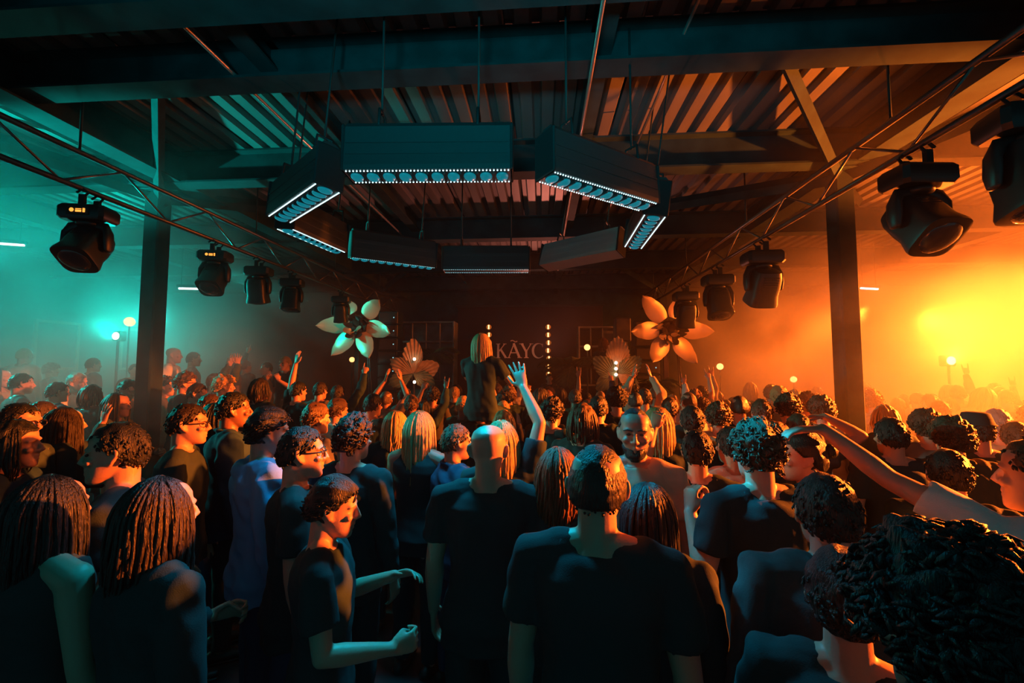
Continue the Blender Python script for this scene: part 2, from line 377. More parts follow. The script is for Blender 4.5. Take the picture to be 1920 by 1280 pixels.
HEAD_RINGS = [(-.119, .018, .082, .040), (-.108, .036, .094, .010), (-.085, .050, .095, -.030), (-.055, .059, .090, -.052), (-.025, .065, .088, -.072), (.005, .069, .087, -.088),
              (.035, .073, .091, -.097), (.065, .073, .088, -.096), (.090, .064, .073, -.082), (.108, .043, .046, -.053), (.118, .016, .014, -.020)]
HC = Vector((0, .012, 1.632))                         # head centre of the standing body
def head_parts():
    g = G(); n = 26; rings = []
    for z, wx, f, b in HEAD_RINGS:
        c = (f + b) / 2; h = (f - b) / 2; ring = []
        for k in range(n):
            a = 2 * math.pi * k / n; ca, sa = math.cos(a), math.sin(a); e = .86
            ring.append((math.copysign(abs(ca) ** e, ca) * wx, c + math.copysign(abs(sa) ** e, sa) * h, z))
        rings.append(ring)
    g.loft(rings)
    g.tube([(0, .088, .022), (0, .104, -.006), (0, .113, -.026), (0, .100, -.036)], [.008, .0095, .0125, .008], 10)
    for s in (-1, 1):
        g.ell((s * .0125, .098, -.030), (.009, .011, .008))
        g.tube([(s * .012, .088, .026), (s * .034, .087, .030), (s * .054, .072, .024)], [.008, .009, .007], 8)      # brow
        g.ell((s * .042, .072, -.022), (.022, .018, .016))                                                              # cheek
        g.tube([(s * .066, .006, -.03), (s * .078, -.004, -.022), (s * .086, -.022, .004), (s * .085, -.022, .024), (s * .076, -.006, .030)], [.008, .009, .0085, .0085, .007], 8)   # ear rim
        g.ell((s * .074, -.008, .0), (.009, .015, .024))
    g.tube([(-.024, .085, -.062), (0, .096, -.059), (.024, .085, -.062)], [.005, .0075, .005], 8)
    g.tube([(-.020, .085, -.073), (0, .094, -.074), (.020, .085, -.073)], [.005, .0085, .005], 8)
    return g
def head_sculpt(V, N, HM):
    """presses eye sockets, mouth line and chin fold into the fused head"""
    inv = np.array(HM.inverted()); L = V @ inv[:3, :3].T + inv[:3, 3]; out = L.copy()
    for c, r, d in (((.031, .092, .008), .016, -.010), ((-.031, .092, .008), .016, -.010), ((.031, .080, .007), .009, .005), ((-.031, .080, .007), .009, .005),
                    ((0, .1, -.0665), .010, -.003), ((.02, .09, -.067), .009, -.003), ((-.02, .09, -.067), .009, -.003), ((0, .095, -.086), .012, -.004)):
        q = (L - np.array(c)) * np.array([1, 1, 1.35 if abs(c[0]) > .025 else 2.2]); wgt = np.exp(-(q ** 2).sum(1) / (r * r)); out[:, 1] += d * wgt
    M = np.array(HM); return out @ M[:3, :3].T + M[:3, 3]

def frame(d, up):
    d = Vector(d).normalized(); u = Vector(up); u = (u - d * u.dot(d)).normalized(); return d, u, d.cross(u)
def hand_parts(g, wrist, d, palm, side, style):
    """palm and five fingers; d = finger direction, palm = direction the palm faces, side = +1 for a right hand"""
    d, p, t = frame(d, palm); t = t * side                      # t points to the thumb side
    w = Vector(wrist); P = lambda a, b, c=0: w + d * a + t * b + p * c
    g.tube([P(-.01, 0), P(.03, 0), P(.075, 0), P(.095, 0)], [(.017, .026), (.015, .036), (.014, .041), (.011, .038)], 12, up=p)
    curl = {'open': (.10, .12, .12), 'relax': (.35, .45, .3), 'curl': (.8, 1.0, .7), 'fist': (1.25, 1.5, 1.0), 'grip': (.7, 1.0, .8), 'point': (1.25, 1.5, 1.0), 'horns': (1.25, 1.5, 1.0)}[style]
    spread = {'open': .20, 'relax': .08}.get(style, .05)
    for k, (off, ln) in enumerate(((.033, .088), (.011, .098), (-.011, .092), (-.032, .072))):
        c = curl
        if style == 'point' and k == 0: c = (.05, .05, .05)
        if style == 'horns' and k in (0, 3): c = (.05, .05, .05)
        a = P(.088, off, 0); sp = spread * (1.5 - k) / 1.5; ang = 0; pts = [P(.06, off * .9), a]
        for seg, q in zip((.48, .30, .24), c):
            ang += q; v = d * math.cos(ang) + p * math.sin(ang) + t * sp; a = a + v.normalized() * ln * seg; pts.append(a)
        g.tube(pts, [.0095, .0095, .009, .0082, .0068], 8)
    th = .9 if style in ('open', 'relax') else .45
    a = P(.022, .026, .006); v1 = (d * .75 + t * th + p * .25).normalized(); v2 = (d * .95 + t * th * .35 + p * (.25 if style != 'open' else .1)).normalized()
    if style in ('fist', 'point', 'horns', 'grip', 'curl'): v2 = (d * .7 - t * .5 + p * .7).normalized()
    g.tube([P(.008, .014), a, a + v1 * .042, a + v1 * .042 + v2 * .032, a + v1 * .042 + v2 * .055], [.014, .0135, .0105, .0095, .0075], 8)

SH, UL, FL = Vector((.182, -.008, 1.425)), .285, .262
TORSO = [(.845, .150, .105, -.005), (.90, .172, .118, -.012), (.96, .168, .114, -.010), (1.04, .150, .102, -.002), (1.12, .143, .099, .0), (1.20, .152, .105, .0), (1.28, .166, .112, -.004), (1.35, .176, .113, -.010), (1.405, .172, .100, -.016), (1.445, .125, .076, -.018), (1.475, .080, .062, -.014)]
def torso_rings(inf=0, lo=0, hi=9, n=28):
    return [[((wx + inf) * math.copysign(abs(math.cos(a)) ** .88, math.cos(a)), y + (wy + inf) * math.copysign(abs(math.sin(a)) ** .88, math.sin(a)), z) for a in [2 * math.pi * k / n for k in range(n)]] for z, wx, wy, y in TORSO if lo <= z <= hi]
# arms: (upper arm direction, forearm direction, finger direction, palm direction, hand style) for a right arm; mirrored for the left
DOWN = ((.16, .02, -1), (.06, .22, -1), (.02, .25, -1), (-1, .1, 0), 'relax')
FRONT = ((.20, .25, -1), (-.35, .85, .35), (-.5, .8, .3), (-.5, -.2, -.7), 'relax')
LOW = ((.24, .15, -1), (-.2, .9, -.15), (-.3, .9, 0), (-1, 0, -.2), 'curl')
UP = ((.30, .30, 1), (.02, .22, 1), (.02, .15, 1), (-.1, 1, 0), 'open')
UPL = ((.45, .30, .8), (-.25, .30, 1), (-.25, .5, 1), (0, 1, -.3), 'open')
CLAP = ((.25, .55, .75), (-.52, .35, .9), (-.22, .2, 1), (-1, .1, 0), 'open')
POINT = ((.32, .45, .75), (-.05, .5, 1), (-.05, .6, 1), (-.2, .6, -.5), 'point')
HORNS = ((.34, .40, .75), (0, .35, 1), (0, .2, 1), (0, 1, 0), 'horns')
PHONE = ((.28, .55, .10), (-.30, .45, 1), (-.25, .25, 1), (-.3, 1, -.1), 'grip')
FISTUP = ((.40, .3, .8), (-.1, .1, 1), (-.1, .1, 1), (0, 1, 0), 'fist')
ONHEAD = ((.8, .25, .55), (-.9, -.05, .55), (-.95, .25, -.1), (-.25, 0, -1), 'relax')
SIDE = ((.66, .58, .42), (.60, .46, .64), (1, .16, -.04), (.1, 0, -1), 'relax')
BEND = ((.30, -.10, -1), (-.1, .6, .75), (-.2, .3, 1), (-1, .4, 0), 'curl')
HOLD = ((.30, .35, -.55), (-.62, .62, .62), (-.35, .2, 1), (-.8, -.5, .1), 'grip')
LEAN = ((.30, .75, -.55), (-.2, .8, -.3), (-.2, .9, -.5), (0, -.2, -1), 'relax')
STAND = dict(l=DOWN, r=DOWN)
POSES = dict(
    stand=dict(l=DOWN, r=DOWN), stand_l=dict(l=DOWN, r=LOW, hy=38), stand_r=dict(l=LOW, r=DOWN, hy=-38, hp=-4), front=dict(l=FRONT, r=LOW, hp=-8), look_up=dict(l=LOW, r=FRONT, hp=14),
    left_up=dict(l=UP, r=DOWN, hy=6), right_up=dict(l=LOW, r=UPL, hp=6), both_up=dict(l=CLAP, r=CLAP, hp=6), point=dict(l=DOWN, r=POINT, hp=8), horns=dict(l=HORNS, r=LOW, hp=4),
    phone=dict(l=LOW, r=PHONE, hp=4), fist=dict(l=FISTUP, r=DOWN), on_head=dict(l=FRONT, r=ONHEAD), side_reach=dict(l=SIDE, r=DOWN, hy=34), bend=dict(l=BEND, r=FRONT, hy=-10),
    gesture=dict(l=HOLD, r=BEND), sit=dict(l=LEAN, r=HOLD, legs=((.22, .93, -.22), (.06, .12, -1)), hp=6), carry=dict(l=HOLD, r=HOLD, hp=-6), female=dict(l=LOW, r=DOWN), bow=dict(l=LOW, r=LOW, hp=-22))
def arm_chain(a, s):
    m = lambda v: Vector((v[0] * s, v[1], v[2])).normalized()
    up = Vector(a[0]).normalized(); sh = Vector((SH.x, SH.y + .012 * up.y, SH.z + max(0, up.z + .3) * .035 - (0 if up.z > 0 else 0)))
    if up.z > .3: sh.x -= .012
    sh = Vector((sh.x * s, sh.y, sh.z)); el = sh + m(a[0]) * UL; wr = el + m(a[1]) * FL
    return sh, el, wr, m(a[2]), m(a[3])
def head_matrix(p): return Matrix.Translation((0, -.012, 1.53)) @ Euler((R(p.get('hp', 0)), 0, R(p.get('hy', 0))), 'ZYX').to_matrix().to_4x4() @ Matrix.Translation(HC - Vector((0, -.012, 1.53)))
def leg_chain(p, s):
    hip = Vector((s * .088, -.005, .90)); th, sn = p.get('legs', ((.03, .01, -1), (.015, -.02, -1)))
    kn = hip + Vector((th[0] * s, th[1], th[2])).normalized() * .43; an = kn + Vector((sn[0] * s, sn[1], sn[2])).normalized() * .40
    return hip, kn, an
PROTO = {}
def proto(pose):
    if pose in PROTO: return PROTO[pose]
    p = POSES[pose]; HM = head_matrix(p); fem = pose in ('female',)
    g = G(); g.loft(torso_rings())
    for s in (-1, 1): g.tube([(s * .05, -.02, 1.475), (s * .12, -.018, 1.452), (s * .185, -.012, 1.425)], [.045, .05, .052], 12)
    g.tube([(0, -.022, 1.44), (0, -.016, 1.50), HM @ Vector((0, -.028, -.065)), HM @ Vector((0, -.025, -.01))], [(.062, .060), (.055, .057), (.053, .056), (.055, .055)], 16)
    g.merge(head_parts(), HM)
    info = dict(HM=HM, hands={})
    for s, key in ((-1, 'l'), (1, 'r')):
        a = p[key]; sh, el, wr, fd, pd = arm_chain(a, s)
        g.tube([sh, sh.lerp(el, .35), sh.lerp(el, .75), el], [.054, .050, .042, .038], 14)
        g.tube([el, el.lerp(wr, .28), el.lerp(wr, .65), wr], [.038, .041, .033, (.024, .028)], 14)
        hand_parts(g, wr, fd, pd, s if True else 1, a[4]); info['hands'][key] = (wr, fd, pd)
        hip, kn, an = leg_chain(p, s)
        g.tube([hip, hip.lerp(kn, .5), kn], [.088, .074, .056], 16); g.tube([kn, kn.lerp(an, .35), an], [.056, .055, .038], 14)
        fwd = Vector((.12 * s, 1, -.02)) if 'legs' not in p else Vector((.1 * s, .9, -.5)); fwd.normalize()
        g.tube([an + Vector((0, -.03, -.03)), an + fwd * .06 + Vector((0, 0, -.042)), an + fwd * .17 + Vector((0, 0, -.052))], [(.032, .034), (.026, .038), (.014, .036)], 10)
    info['body'] = fuse(g, 'body', .0062, .24, 2, lambda V, N: head_sculpt(V, N, HM))
    PROTO[pose] = info; return info
CLOTH = {}
def cloth(pose, kind):
    """shirt of a pose: tee, long, hoodie, vest"""
    key = (pose, kind)
    if key in CLOTH: return CLOTH[key]
    p = POSES[pose]; g = G(); inf = {'tee': .016, 'long': .017, 'hoodie': .03, 'jacket': .028, 'vest': .010}[kind]
    lo = .84; rings = torso_rings(inf, lo); rings[0] = [(x * 1.14, y * 1.10, z) for x, y, z in rings[0]]; rings[1] = [(x * 1.05, y * 1.05, z) for x, y, z in rings[1]]; base = [(x * 1.02, y * 1.02, .80) for x, y, z in rings[0]]
    g.loft([base] + rings[:-1] + ([] if kind == 'vest' else [[(x * .93, y * .95 - .001, z - .004) for x, y, z in rings[-1]]]))
    for s, k in ((-1, 'l'), (1, 'r')):
        sh, el, wr, fd, pd = arm_chain(p[k], s)
        if kind != 'vest': g.tube([(s * .06, -.02, 1.455), (s * .12, -.018, 1.448), (s * .183, -.012, 1.425)], [.045 + inf * .6, .05 + inf * .7, .052 + inf * .7], 12)
        if kind == 'tee': g.tube([sh, sh.lerp(el, .3), sh.lerp(el, .66)], [.058 + inf * .5, .060 + inf * .6, .060 + inf * .5], 14, False)
        elif kind != 'vest':
            g.tube([sh, sh.lerp(el, .4), el], [.054 + inf, .052 + inf, .043 + inf], 14); g.tube([el, el.lerp(wr, .3), el.lerp(wr, .97)], [.043 + inf, .044 + inf, .030 + inf * .6], 14, False)
        else: g.tube([(s * .10, -.07, 1.36), (s * .095, -.045, 1.455), (s * .10, .0, 1.475), (s * .10, .055, 1.44), (s * .10, .08, 1.36)], [.012 + .018] * 5, 8)
    if kind == 'hoodie':
        g.tube([(-.085, .055, 1.46), (-.10, -.02, 1.475), (-.06, -.095, 1.46), (0, -.115, 1.44), (.06, -.095, 1.46), (.10, -.02, 1.475), (.085, .055, 1.46)], [.025, .033, .038, .05, .038, .033, .025], 10)
        g.ell((0, -.115, 1.385), (.10, .035, .075))
    if kind == 'jacket': g.tube([(-.06, .07, 1.455), (-.078, -.01, 1.485), (-.05, -.07, 1.50), (0, -.085, 1.505), (.05, -.07, 1.50), (.078, -.01, 1.485), (.06, .07, 1.455)], [(.02, .03)] * 7, 8)
    amp = {'tee': .006, 'long': .007, 'hoodie': .010, 'jacket': .009, 'vest': .003}[kind]
    def folds(V, N):
        q = V.copy(); q[:, 2] *= .45; d = wob(q, 38, 3) * .6 + wob(V * np.array([1, 1, .7]), 75, 5) * .4
        d = np.abs(d) ** .7 * np.sign(d)
        return V + N * (d * amp)[:, None]
    me = fuse(g, 'shirt', .0095, .5, 2, folds); CLOTH[key] = me; return me
def trousers(pose, skirt=False):
    key = ('legs', 'legs' if 'legs' in POSES[pose] else 'std')
    if key in CLOTH: return CLOTH[key]
    p = POSES[pose]; g = G(); g.loft(torso_rings(.004, .84, 1.05))
    for s in (-1, 1):
        hip, kn, an = leg_chain(p, s)
        g.tube([hip, hip.lerp(kn, .5), kn], [.093, .086, .070], 16); g.tube([kn, kn.lerp(an, .5), an.lerp(kn, .02)], [.070, .066, .058], 14, False)
    me = fuse(g, 'trousers', .012, .5, 2, lambda V, N: V + N * (wob(V * np.array([1, 1, .6]), 45, 9) * .006)[:, None]); CLOTH[key] = me; return me
def shoe_mesh(pose):
    key = ('shoe', 'legs' if 'legs' in POSES[pose] else 'std')
    if key in CLOTH: return CLOTH[key]
    out = []
    for s in (-1, 1):
        hip, kn, an = leg_chain(POSES[pose], s); fwd = Vector((.12 * s, 1, 0 if key[1] == 'std' else -.5)).normalized(); b = an + Vector((0, 0, -.035))
        g = G().tube([b - fwd * .05, b + fwd * .03, b + fwd * .12, b + fwd * .20], [(.045, .04), (.042, .044), (.030, .048), (.022, .040)], 12)
        g.tube([b - fwd * .055 + Vector((0, 0, -.025)), b + fwd * .07 + Vector((0, 0, -.027)), b + fwd * .205 + Vector((0, 0, -.027))], [(.012, .043), (.012, .050), (.012, .043)], 12)
        out.append(g.mesh('shoe'))
    CLOTH[key] = out; return out

# ------------------------------------------------------------------ hair (head coordinates)
def skull(d):
    """radius of the skull from the head centre along unit directions"""
    c = np.array([0, -.006, .004]); e = np.array([.077, .099, .119]); return c, 1 / np.sqrt(((d / e) ** 2).sum(1))
def hair_cap(thick, fringe=.0, nape=-.055, temple=.01, nu=64, nv=44, forehead=.062):
    g = G().ell((0, 0, 0), (1, 1, 1), None, nu, nv); d = np.concatenate(g.v); c, r = skull(d)
    P0 = c + d * r[:, None]
    az = np.arctan2(d[:, 0], d[:, 1])                                   # 0 = front
    f = np.abs(az) / math.pi                                            # 0 front .. 1 back
    line = np.interp(f, [0, .18, .30, .42, .52, .62, .8, 1], [forehead, forehead - .004 - fringe, .035, temple, .012, -.02, nape, nape])
    k = np.clip((P0[:, 2] - line) / .012, 0, 1); k = k * k * (3 - 2 * k)
    t = thick(d, P0, f)
    P = c + d * (r + k * t - (1 - k) * .014)[:, None]
    g.v = [P]; return g
def H_short(d, p, f): return .008 + .004 * wob(p, 120, 1) * .6 + .006 * np.clip(d[:, 2], 0, 1)
def H_buzz(d, p, f): return .008 + .001 * wob(p, 200, 2)
def H_text(d, p, f): return .014 + .016 * np.clip(d[:, 2], 0, 1) + (.010 * wob(p, 95, 4) + .006 * wob(p, 190, 6)) * np.clip(d[:, 2] + .3, .2, 1)
def H_quiff(d, p, f): return .008 + .030 * np.clip(d[:, 2], 0, 1) ** 1.5 * (.55 + .7 * np.clip(d[:, 1], 0, 1)) + .006 * wob(p * np.array([2.2, .5, 1]), 90, 8) * np.clip(d[:, 2], .1, 1)
def H_curly(d, p, f): return .034 + .013 * np.clip(d[:, 2], 0, 1) + .010 * wob(p, 110, 11) + .008 * wob(p, 210, 12)
def H_afro(d, p, f): return .062 + .012 * wob(p, 90, 13) + .010 * wob(p, 180, 14)
def H_back(d, p, f): return .012 + .014 * np.clip(d[:, 2], 0, 1) + .004 * wob(p * np.array([2.5, .4, 1]), 110, 15)
def H_bob(d, p, f): return .018 + .006 * wob(p * np.array([1.5, 1.5, .4]), 110, 17)
def lock(g, rnd, az, p0, length, out, r0, wave, drape):
    """one lock: runs over the skull from near the crown, then hangs"""
    P = []; n = 10; ph = rnd.random() * 6.28; p1 = 1.45 + .35 * rnd.random()
    for i in range(5):
        a = p0 + (p1 - p0) * i / 4; d = np.array([[math.sin(a) * math.sin(az), math.sin(a) * math.cos(az), math.cos(a)]]); c, r = skull(d); P.append(Vector(c + d[0] * (r[0] + .010 + out * i / 4)))
    o = Vector((math.sin(az), math.cos(az), 0)); st = P[-1]
    for i in range(1, n - 3):
        u = i / (n - 4); q = st + Vector((0, 0, -length * u)) + o * (.012 * math.sin(u * 3) - .05 * u * u * drape)
        P.append(q + Vector((math.sin(ph + u * 8), math.cos(ph * 1.3 + u * 7), 0)) * wave * u)
    m = len(P); rr = [(r0 * .55 * (1 - .7 * (i / (m - 1)) ** 2), r0 * (.75 + .25 * min(1, i / 3)) * (1 - .7 * (i / (m - 1)) ** 2)) for i in range(m)]
    g.tube(P, rr, 5, False, up=o)
def tufts(g, n, length, rad, flow, seed, curl=0, thick=.008, forehead=.062, nape=-.05, temple=.012):
    """small tapered strands standing on the scalp, combed along flow(d)"""
    rnd = random.Random(seed); k = 0
    while k < n:
        d = Vector((rnd.gauss(0, 1), rnd.gauss(0, 1), rnd.gauss(0, 1))).normalized(); da = np.array([d]); c, r = skull(da); p = Vector(c) + d * (r[0] + thick * .6)
        f = abs(math.atan2(d.x, d.y)) / math.pi; line = np.interp(f, [0, .18, .30, .42, .52, .62, .8, 1], [forehead, forehead - .004, .035, temple, .012, -.02, nape, nape])
        if p.z < line + .004: continue
        k += 1; v = flow(d, rnd); v = (v + Vector((rnd.gauss(0, .25), rnd.gauss(0, .25), rnd.gauss(0, .25)))).normalized(); L = length * rnd.uniform(.6, 1.2)
        b = d * .35; side = v.cross(d).normalized() * curl * rnd.choice((-1, 1))
        P = [p, p + (v + b + side).normalized() * L * .4, p + (v + b + side).normalized() * L * .4 + (v * 1.1 - d * .1 - side).normalized() * L * .35]
        P.append(P[-1] + (v * .6 - d * .55 - side * 1.5).normalized() * L * .3)
        g.tube(P, [rad, rad * 1.15, rad * .8, rad * .25], 4, False)
    return g
F_DOWN = lambda d, r: (Vector((d.x * .4, -.35, -.75)) - d * Vector((d.x * .4, -.35, -.75)).dot(d))
F_BACK = lambda d, r: (Vector((d.x * .2, -1, -.2)) - d * Vector((d.x * .2, -1, -.2)).dot(d))
F_FRONT = lambda d, r: (Vector((.35, .9, .45)) - d * Vector((.35, .9, .45)).dot(d) * .5)
F_WILD = lambda d, r: Vector((r.gauss(0, 1), r.gauss(0, 1), r.gauss(0, 1))).normalized() * .8 + d * .7
HAIR = {}
def H_thin(d, p, f): return .005
def long_hair(length, wave, n, seed, front=.30, thick=H_thin):
    rnd = random.Random(seed); g = hair_cap(thick, nape=-.075, temple=-.01)
    for i in range(n):
        f = front + (1 - front) * rnd.random(); az = math.pi * f * (1 if i % 2 else -1)
        lock(g, rnd, az, .05 + .6 * rnd.random() ** 1.3, length * (.82 + .25 * rnd.random()), .004 + .020 * rnd.random(), .0085, wave, f)
    return g
def hair(kind):
    if kind in HAIR: return HAIR[kind]
    if kind == 'short': g = tufts(hair_cap(H_short), 420, .020, .0042, F_DOWN, 1)
    elif kind == 'buzz': g = tufts(hair_cap(H_buzz, nape=-.045), 420, .009, .0034, F_DOWN, 9, 0, .004)
    elif kind == 'receding': g = hair_cap(H_buzz, nape=-.05, forehead=.095, temple=.03)
    elif kind == 'textured': g = tufts(hair_cap(H_text), 420, .034, .0050, F_WILD, 2, .3, .02)
    elif kind == 'quiff': g = tufts(hair_cap(H_quiff), 420, .032, .0045, F_FRONT, 3, 0, .018)
    elif kind == 'curly': g = tufts(hair_cap(H_curly), 620, .034, .0060, F_WILD, 4, .9, .044)
    elif kind == 'afro': g = tufts(hair_cap(H_afro, nape=-.075), 1100, .046, .0062, F_WILD, 5, 1.0, .085, nape=-.07)
    elif kind == 'back': g = tufts(hair_cap(H_back), 420, .030, .0045, F_BACK, 6, 0, .014)
    elif kind == 'bob': g = long_hair(.17, .006, 70, 3, thick=H_bob)
    elif kind == 'long': g = long_hair(.40, .010, 280, 5)
    elif kind == 'wavy': g = long_hair(.36, .022, 260, 6)
    elif kind == 'verylong': g = long_hair(.52, .014, 280, 8, front=.22)
    elif kind == 'bun':
        g = hair_cap(H_back, nape=-.06); g.ell((0, -.125, .045), (.042, .038, .04), None, 14, 10); g.tube([(0, -.10, .045), (0, -.12, .045)], [.03, .03], 10)
    elif kind == 'pony':
        g = hair_cap(H_back, nape=-.06); rnd = random.Random(4)
        for i in range(26):
            a = rnd.random() * 6.28; rr = .018 * rnd.random() ** .5; ox, oz = rr * math.cos(a), rr * math.sin(a); s = 1 + .6 * rnd.random()
            g.tube([(ox * .6, -.095, .05 + oz * .6), (ox, -.14, .05 + oz), (ox * 2.0 * s, -.165, -.01 + oz), (ox * 2.6 * s, -.165, -.10), (ox * 3.0 * s, -.155 + .02 * rnd.random(), -.22 - .05 * rnd.random())], [.010, .012, .014, .012, .003], 6)
    elif kind == 'cap':
        g = hair_cap(H_short)
    elif kind == 'none': return None
    me = g.mesh('hair'); HAIR[kind] = me; return me
def acc(kind):
    key = 'acc_' + kind
    if key in HAIR: return HAIR[key]
    g = G()
    if kind == 'glasses':
        for s in (-1, 1):
            pts = [(s * .034 + .025 * math.copysign(abs(math.cos(a)) ** .7, math.cos(a)), .104 - abs(math.cos(a)) * .002, .004 + .018 * math.copysign(abs(math.sin(a)) ** .7, math.sin(a))) for a in [2 * math.pi * k / 16 for k in range(17)]]
            g.tube(pts, .0028, 6); g.tube([(s * .058, .102, .012), (s * .078, .075, .014), (s * .083, .0, .014), (s * .082, -.022, -.004)], .003, 6)
        g.tube([(-.010, .107, .008), (0, .110, .011), (.010, .107, .008)], .0028, 6)
    elif kind == 'baseball_cap':
        c = hair_cap(lambda d, p, f: .018 + 0 * d[:, 0], nape=.03, temple=.035, forehead=.045); g.merge(c)
        rings = []
        for z in (.0, -.004):
            rings.append([(.075 * math.sin(a), .075 + .085 * max(0, math.cos(a)) ** .6, .058 - .012 * math.cos(a) + z) for a in [(-1 + 2 * k / 20) * math.pi * .5 for k in range(21)]])
        g.loft(rings)
    elif kind == 'bucket_hat':
        pr = [(.112, .055), (.100, .064), (.088, .10), (.076, .135), (.05, .143), (.01, .145)]
        g.loft([[(r * .92 * math.cos(a), -.004 + r * 1.08 * math.sin(a), z) for a in [2 * math.pi * k / 24 for k in range(24)]] for r, z in pr])
    elif kind == 'beard':
        c = G().ell((0, 0, 0), (1, 1, 1), None, 56, 44); V = np.concatenate(c.v); out = []
        rz = np.array([r[0] for r in HEAD_RINGS]); z = V[:, 2] * .125; a = np.arctan2(V[:, 0], V[:, 1])
        wx = np.interp(z, rz, [r[1] for r in HEAD_RINGS]); f = np.interp(z, rz, [r[2] for r in HEAD_RINGS]); b = np.interp(z, rz, [r[3] for r in HEAD_RINGS])
        k = np.clip((-.035 - z - .0 - .02 * np.cos(a)) / .01, 0, 1) * np.clip((np.cos(a) + .05) / .15, 0, 1); t = -.012 + k * (.019 + .003 * wob(V, 14, 2))
        cc = (f + b) / 2; hh = (f - b) / 2; X = np.stack([np.sin(a) * (wx + t), cc + np.cos(a) * (hh + t), z], 1); c.v = [X]; g.merge(c)
    me = g.mesh(kind); HAIR[key] = me; return me
SKINS = [mat('skin_fair', (.46, .25, .17), .5, bump=.04, bscale=120), mat('skin_tan', (.34, .17, .11), .48, bump=.04, bscale=120), mat('skin_brown', (.18, .085, .055), .45, bump=.04, bscale=120)]
HAIRS = {k: mat('hair_' + k, c, .42, bump=.5, bscale=90, stretch=(2.5, 2.5, .35), spec=.35) for k, c in dict(black=(.008, .013, .014), dark=(.020, .018, .016), brown=(.075, .045, .025), auburn=(.13, .05, .022), blond=(.38, .25, .11), grey=(.25, .23, .21)).items()}
CLOTHS = {k: mat('cloth_' + k, c, .85, bump=.12, bscale=260, spec=.2) for k, c in dict(black=(.013, .036, .040), charcoal=(.026, .050, .054), navy=(.014, .045, .085), grey=(.12, .12, .12), white=(.62, .60, .57), beige=(.36, .29, .21), blue=(.14, .28, .50), red=(.25, .035, .03), olive=(.06, .06, .035), denim=(.05, .08, .15)).items()}
LEATHER = mat('shoe_leather', (.02, .018, .016), .4)
FRAME = mat('glasses_frame', (.01, .01, .01), .25)
BOOK = []
def person(loc, yaw, pose, hairkind, haircol, shirt, shirtcol, skin, label, s=1.0, mirror=False, wide=1.0, extra=(), legs='black', group=None, lean=0, shoes=True):
    pr = proto(pose)
    b = link('person', pr['body'], SKINS[skin], None, loc, (lean, 0, yaw)); b.scale = (s * wide * (-1 if mirror else 1), s * wide, s)
    tag(b, label, 'person', group)
    HM = pr['HM']; hl, hr = HM.to_translation(), HM.to_euler()
    if hairkind != 'none': link('hair', hair(hairkind), HAIRS[haircol], b, hl, hr)
    for e in extra:
        link(e, acc(e), FRAME if e == 'glasses' else HAIRS[haircol] if e == 'beard' else CLOTHS['black'], b, hl, hr)
    link('shirt' if shirt in ('tee', 'long', 'vest') else shirt, cloth(pose, shirt), CLOTHS[shirtcol], b)
    link('trousers', trousers(pose), CLOTHS[legs], b)
    if shoes:
        for me in shoe_mesh(pose): link('shoe', me, LEATHER, b)
    BOOK.append((b, pr)); return b
def crowd(px, top, Y, deg, pose, hairkind, haircol, shirt, shirtcol, label, skin=0, z0=0, **kw):
    """a standing person whose head top is seen at the pixel (px, top) at the distance Y along the hall"""
    hp = {'none': .0, 'curly': .045, 'afro': .06, 'textured': .03, 'quiff': .035}.get(hairkind, .015)
    p = at(px, top, Y); H = p.z - z0; s = H / (1.748 + hp)

    s = min(max(s, .88), 1.10)
    hm = proto(pose)['HM'].to_translation(); yw = R(deg); mx = -hm.x if kw.get('mirror') else hm.x
    ox = (mx * math.cos(yw) - hm.y * math.sin(yw)) * s; oy = (mx * math.sin(yw) + hm.y * math.cos(yw)) * s
    return person((p.x - ox, p.y - oy, z0), yw, pose, hairkind, haircol, shirt, shirtcol, skin, label, s, **kw)

# ------------------------------------------------------------------ platforms and stage
struct('floor_platform_low', bevel_box((-7.0, 5.25, .10), (9.0, 1.2, .2), .01), FLOOR)
struct('floor_platform_high', bevel_box((-7.0, 9.4, .275), (9.0, 7.1, .55), .01), FLOOR)
struct('floor_stage', bevel_box((.1, 11.3, .1), (5.0, 3.6, .2), .01), BLACK)

# ------------------------------------------------------------------ sign wall behind the stage
SIGNY = 12.0
ct = at(976, 640, SIGNY)
sw = tag(empty('sign_board', (ct.x, SIGNY, 0)), 'tall matt black board carrying the serif letters behind the stage', 'board')
link('board_panel', bevel_box((.25, .06, 1.9), (4.1, .08, 3.8), .01).mesh('board_panel', False), mat('black_fabric_board', (.006, .006, .007), .9), sw)
link('board_frame', bevel_box((.25, .06, 3.83), (4.2, .12, .06), .01).mesh('board_frame', False), BLACK, sw)
LETTER = mat('pale_sign_letter', (.62, .50, .46), .5)
def stroke(g, a, b, wd):
    a, b = Vector((a[0], 0, a[1])), Vector((b[0], 0, b[1])); d = (b - a); n = Vector((d.z, 0, -d.x)).normalized() * wd / 2
    V = []
    for y in (-.02, .02): V += [(a - n) + Vector((0, y, 0)), (a + n) + Vector((0, y, 0)), (b + n) + Vector((0, y, 0)), (b - n) + Vector((0, y, 0))]
    g.add([tuple(v) for v in V], [(0, 1, 2, 3), (7, 6, 5, 4), (0, 4, 5, 1), (1, 5, 6, 2), (2, 6, 7, 3), (3, 7, 4, 0)])
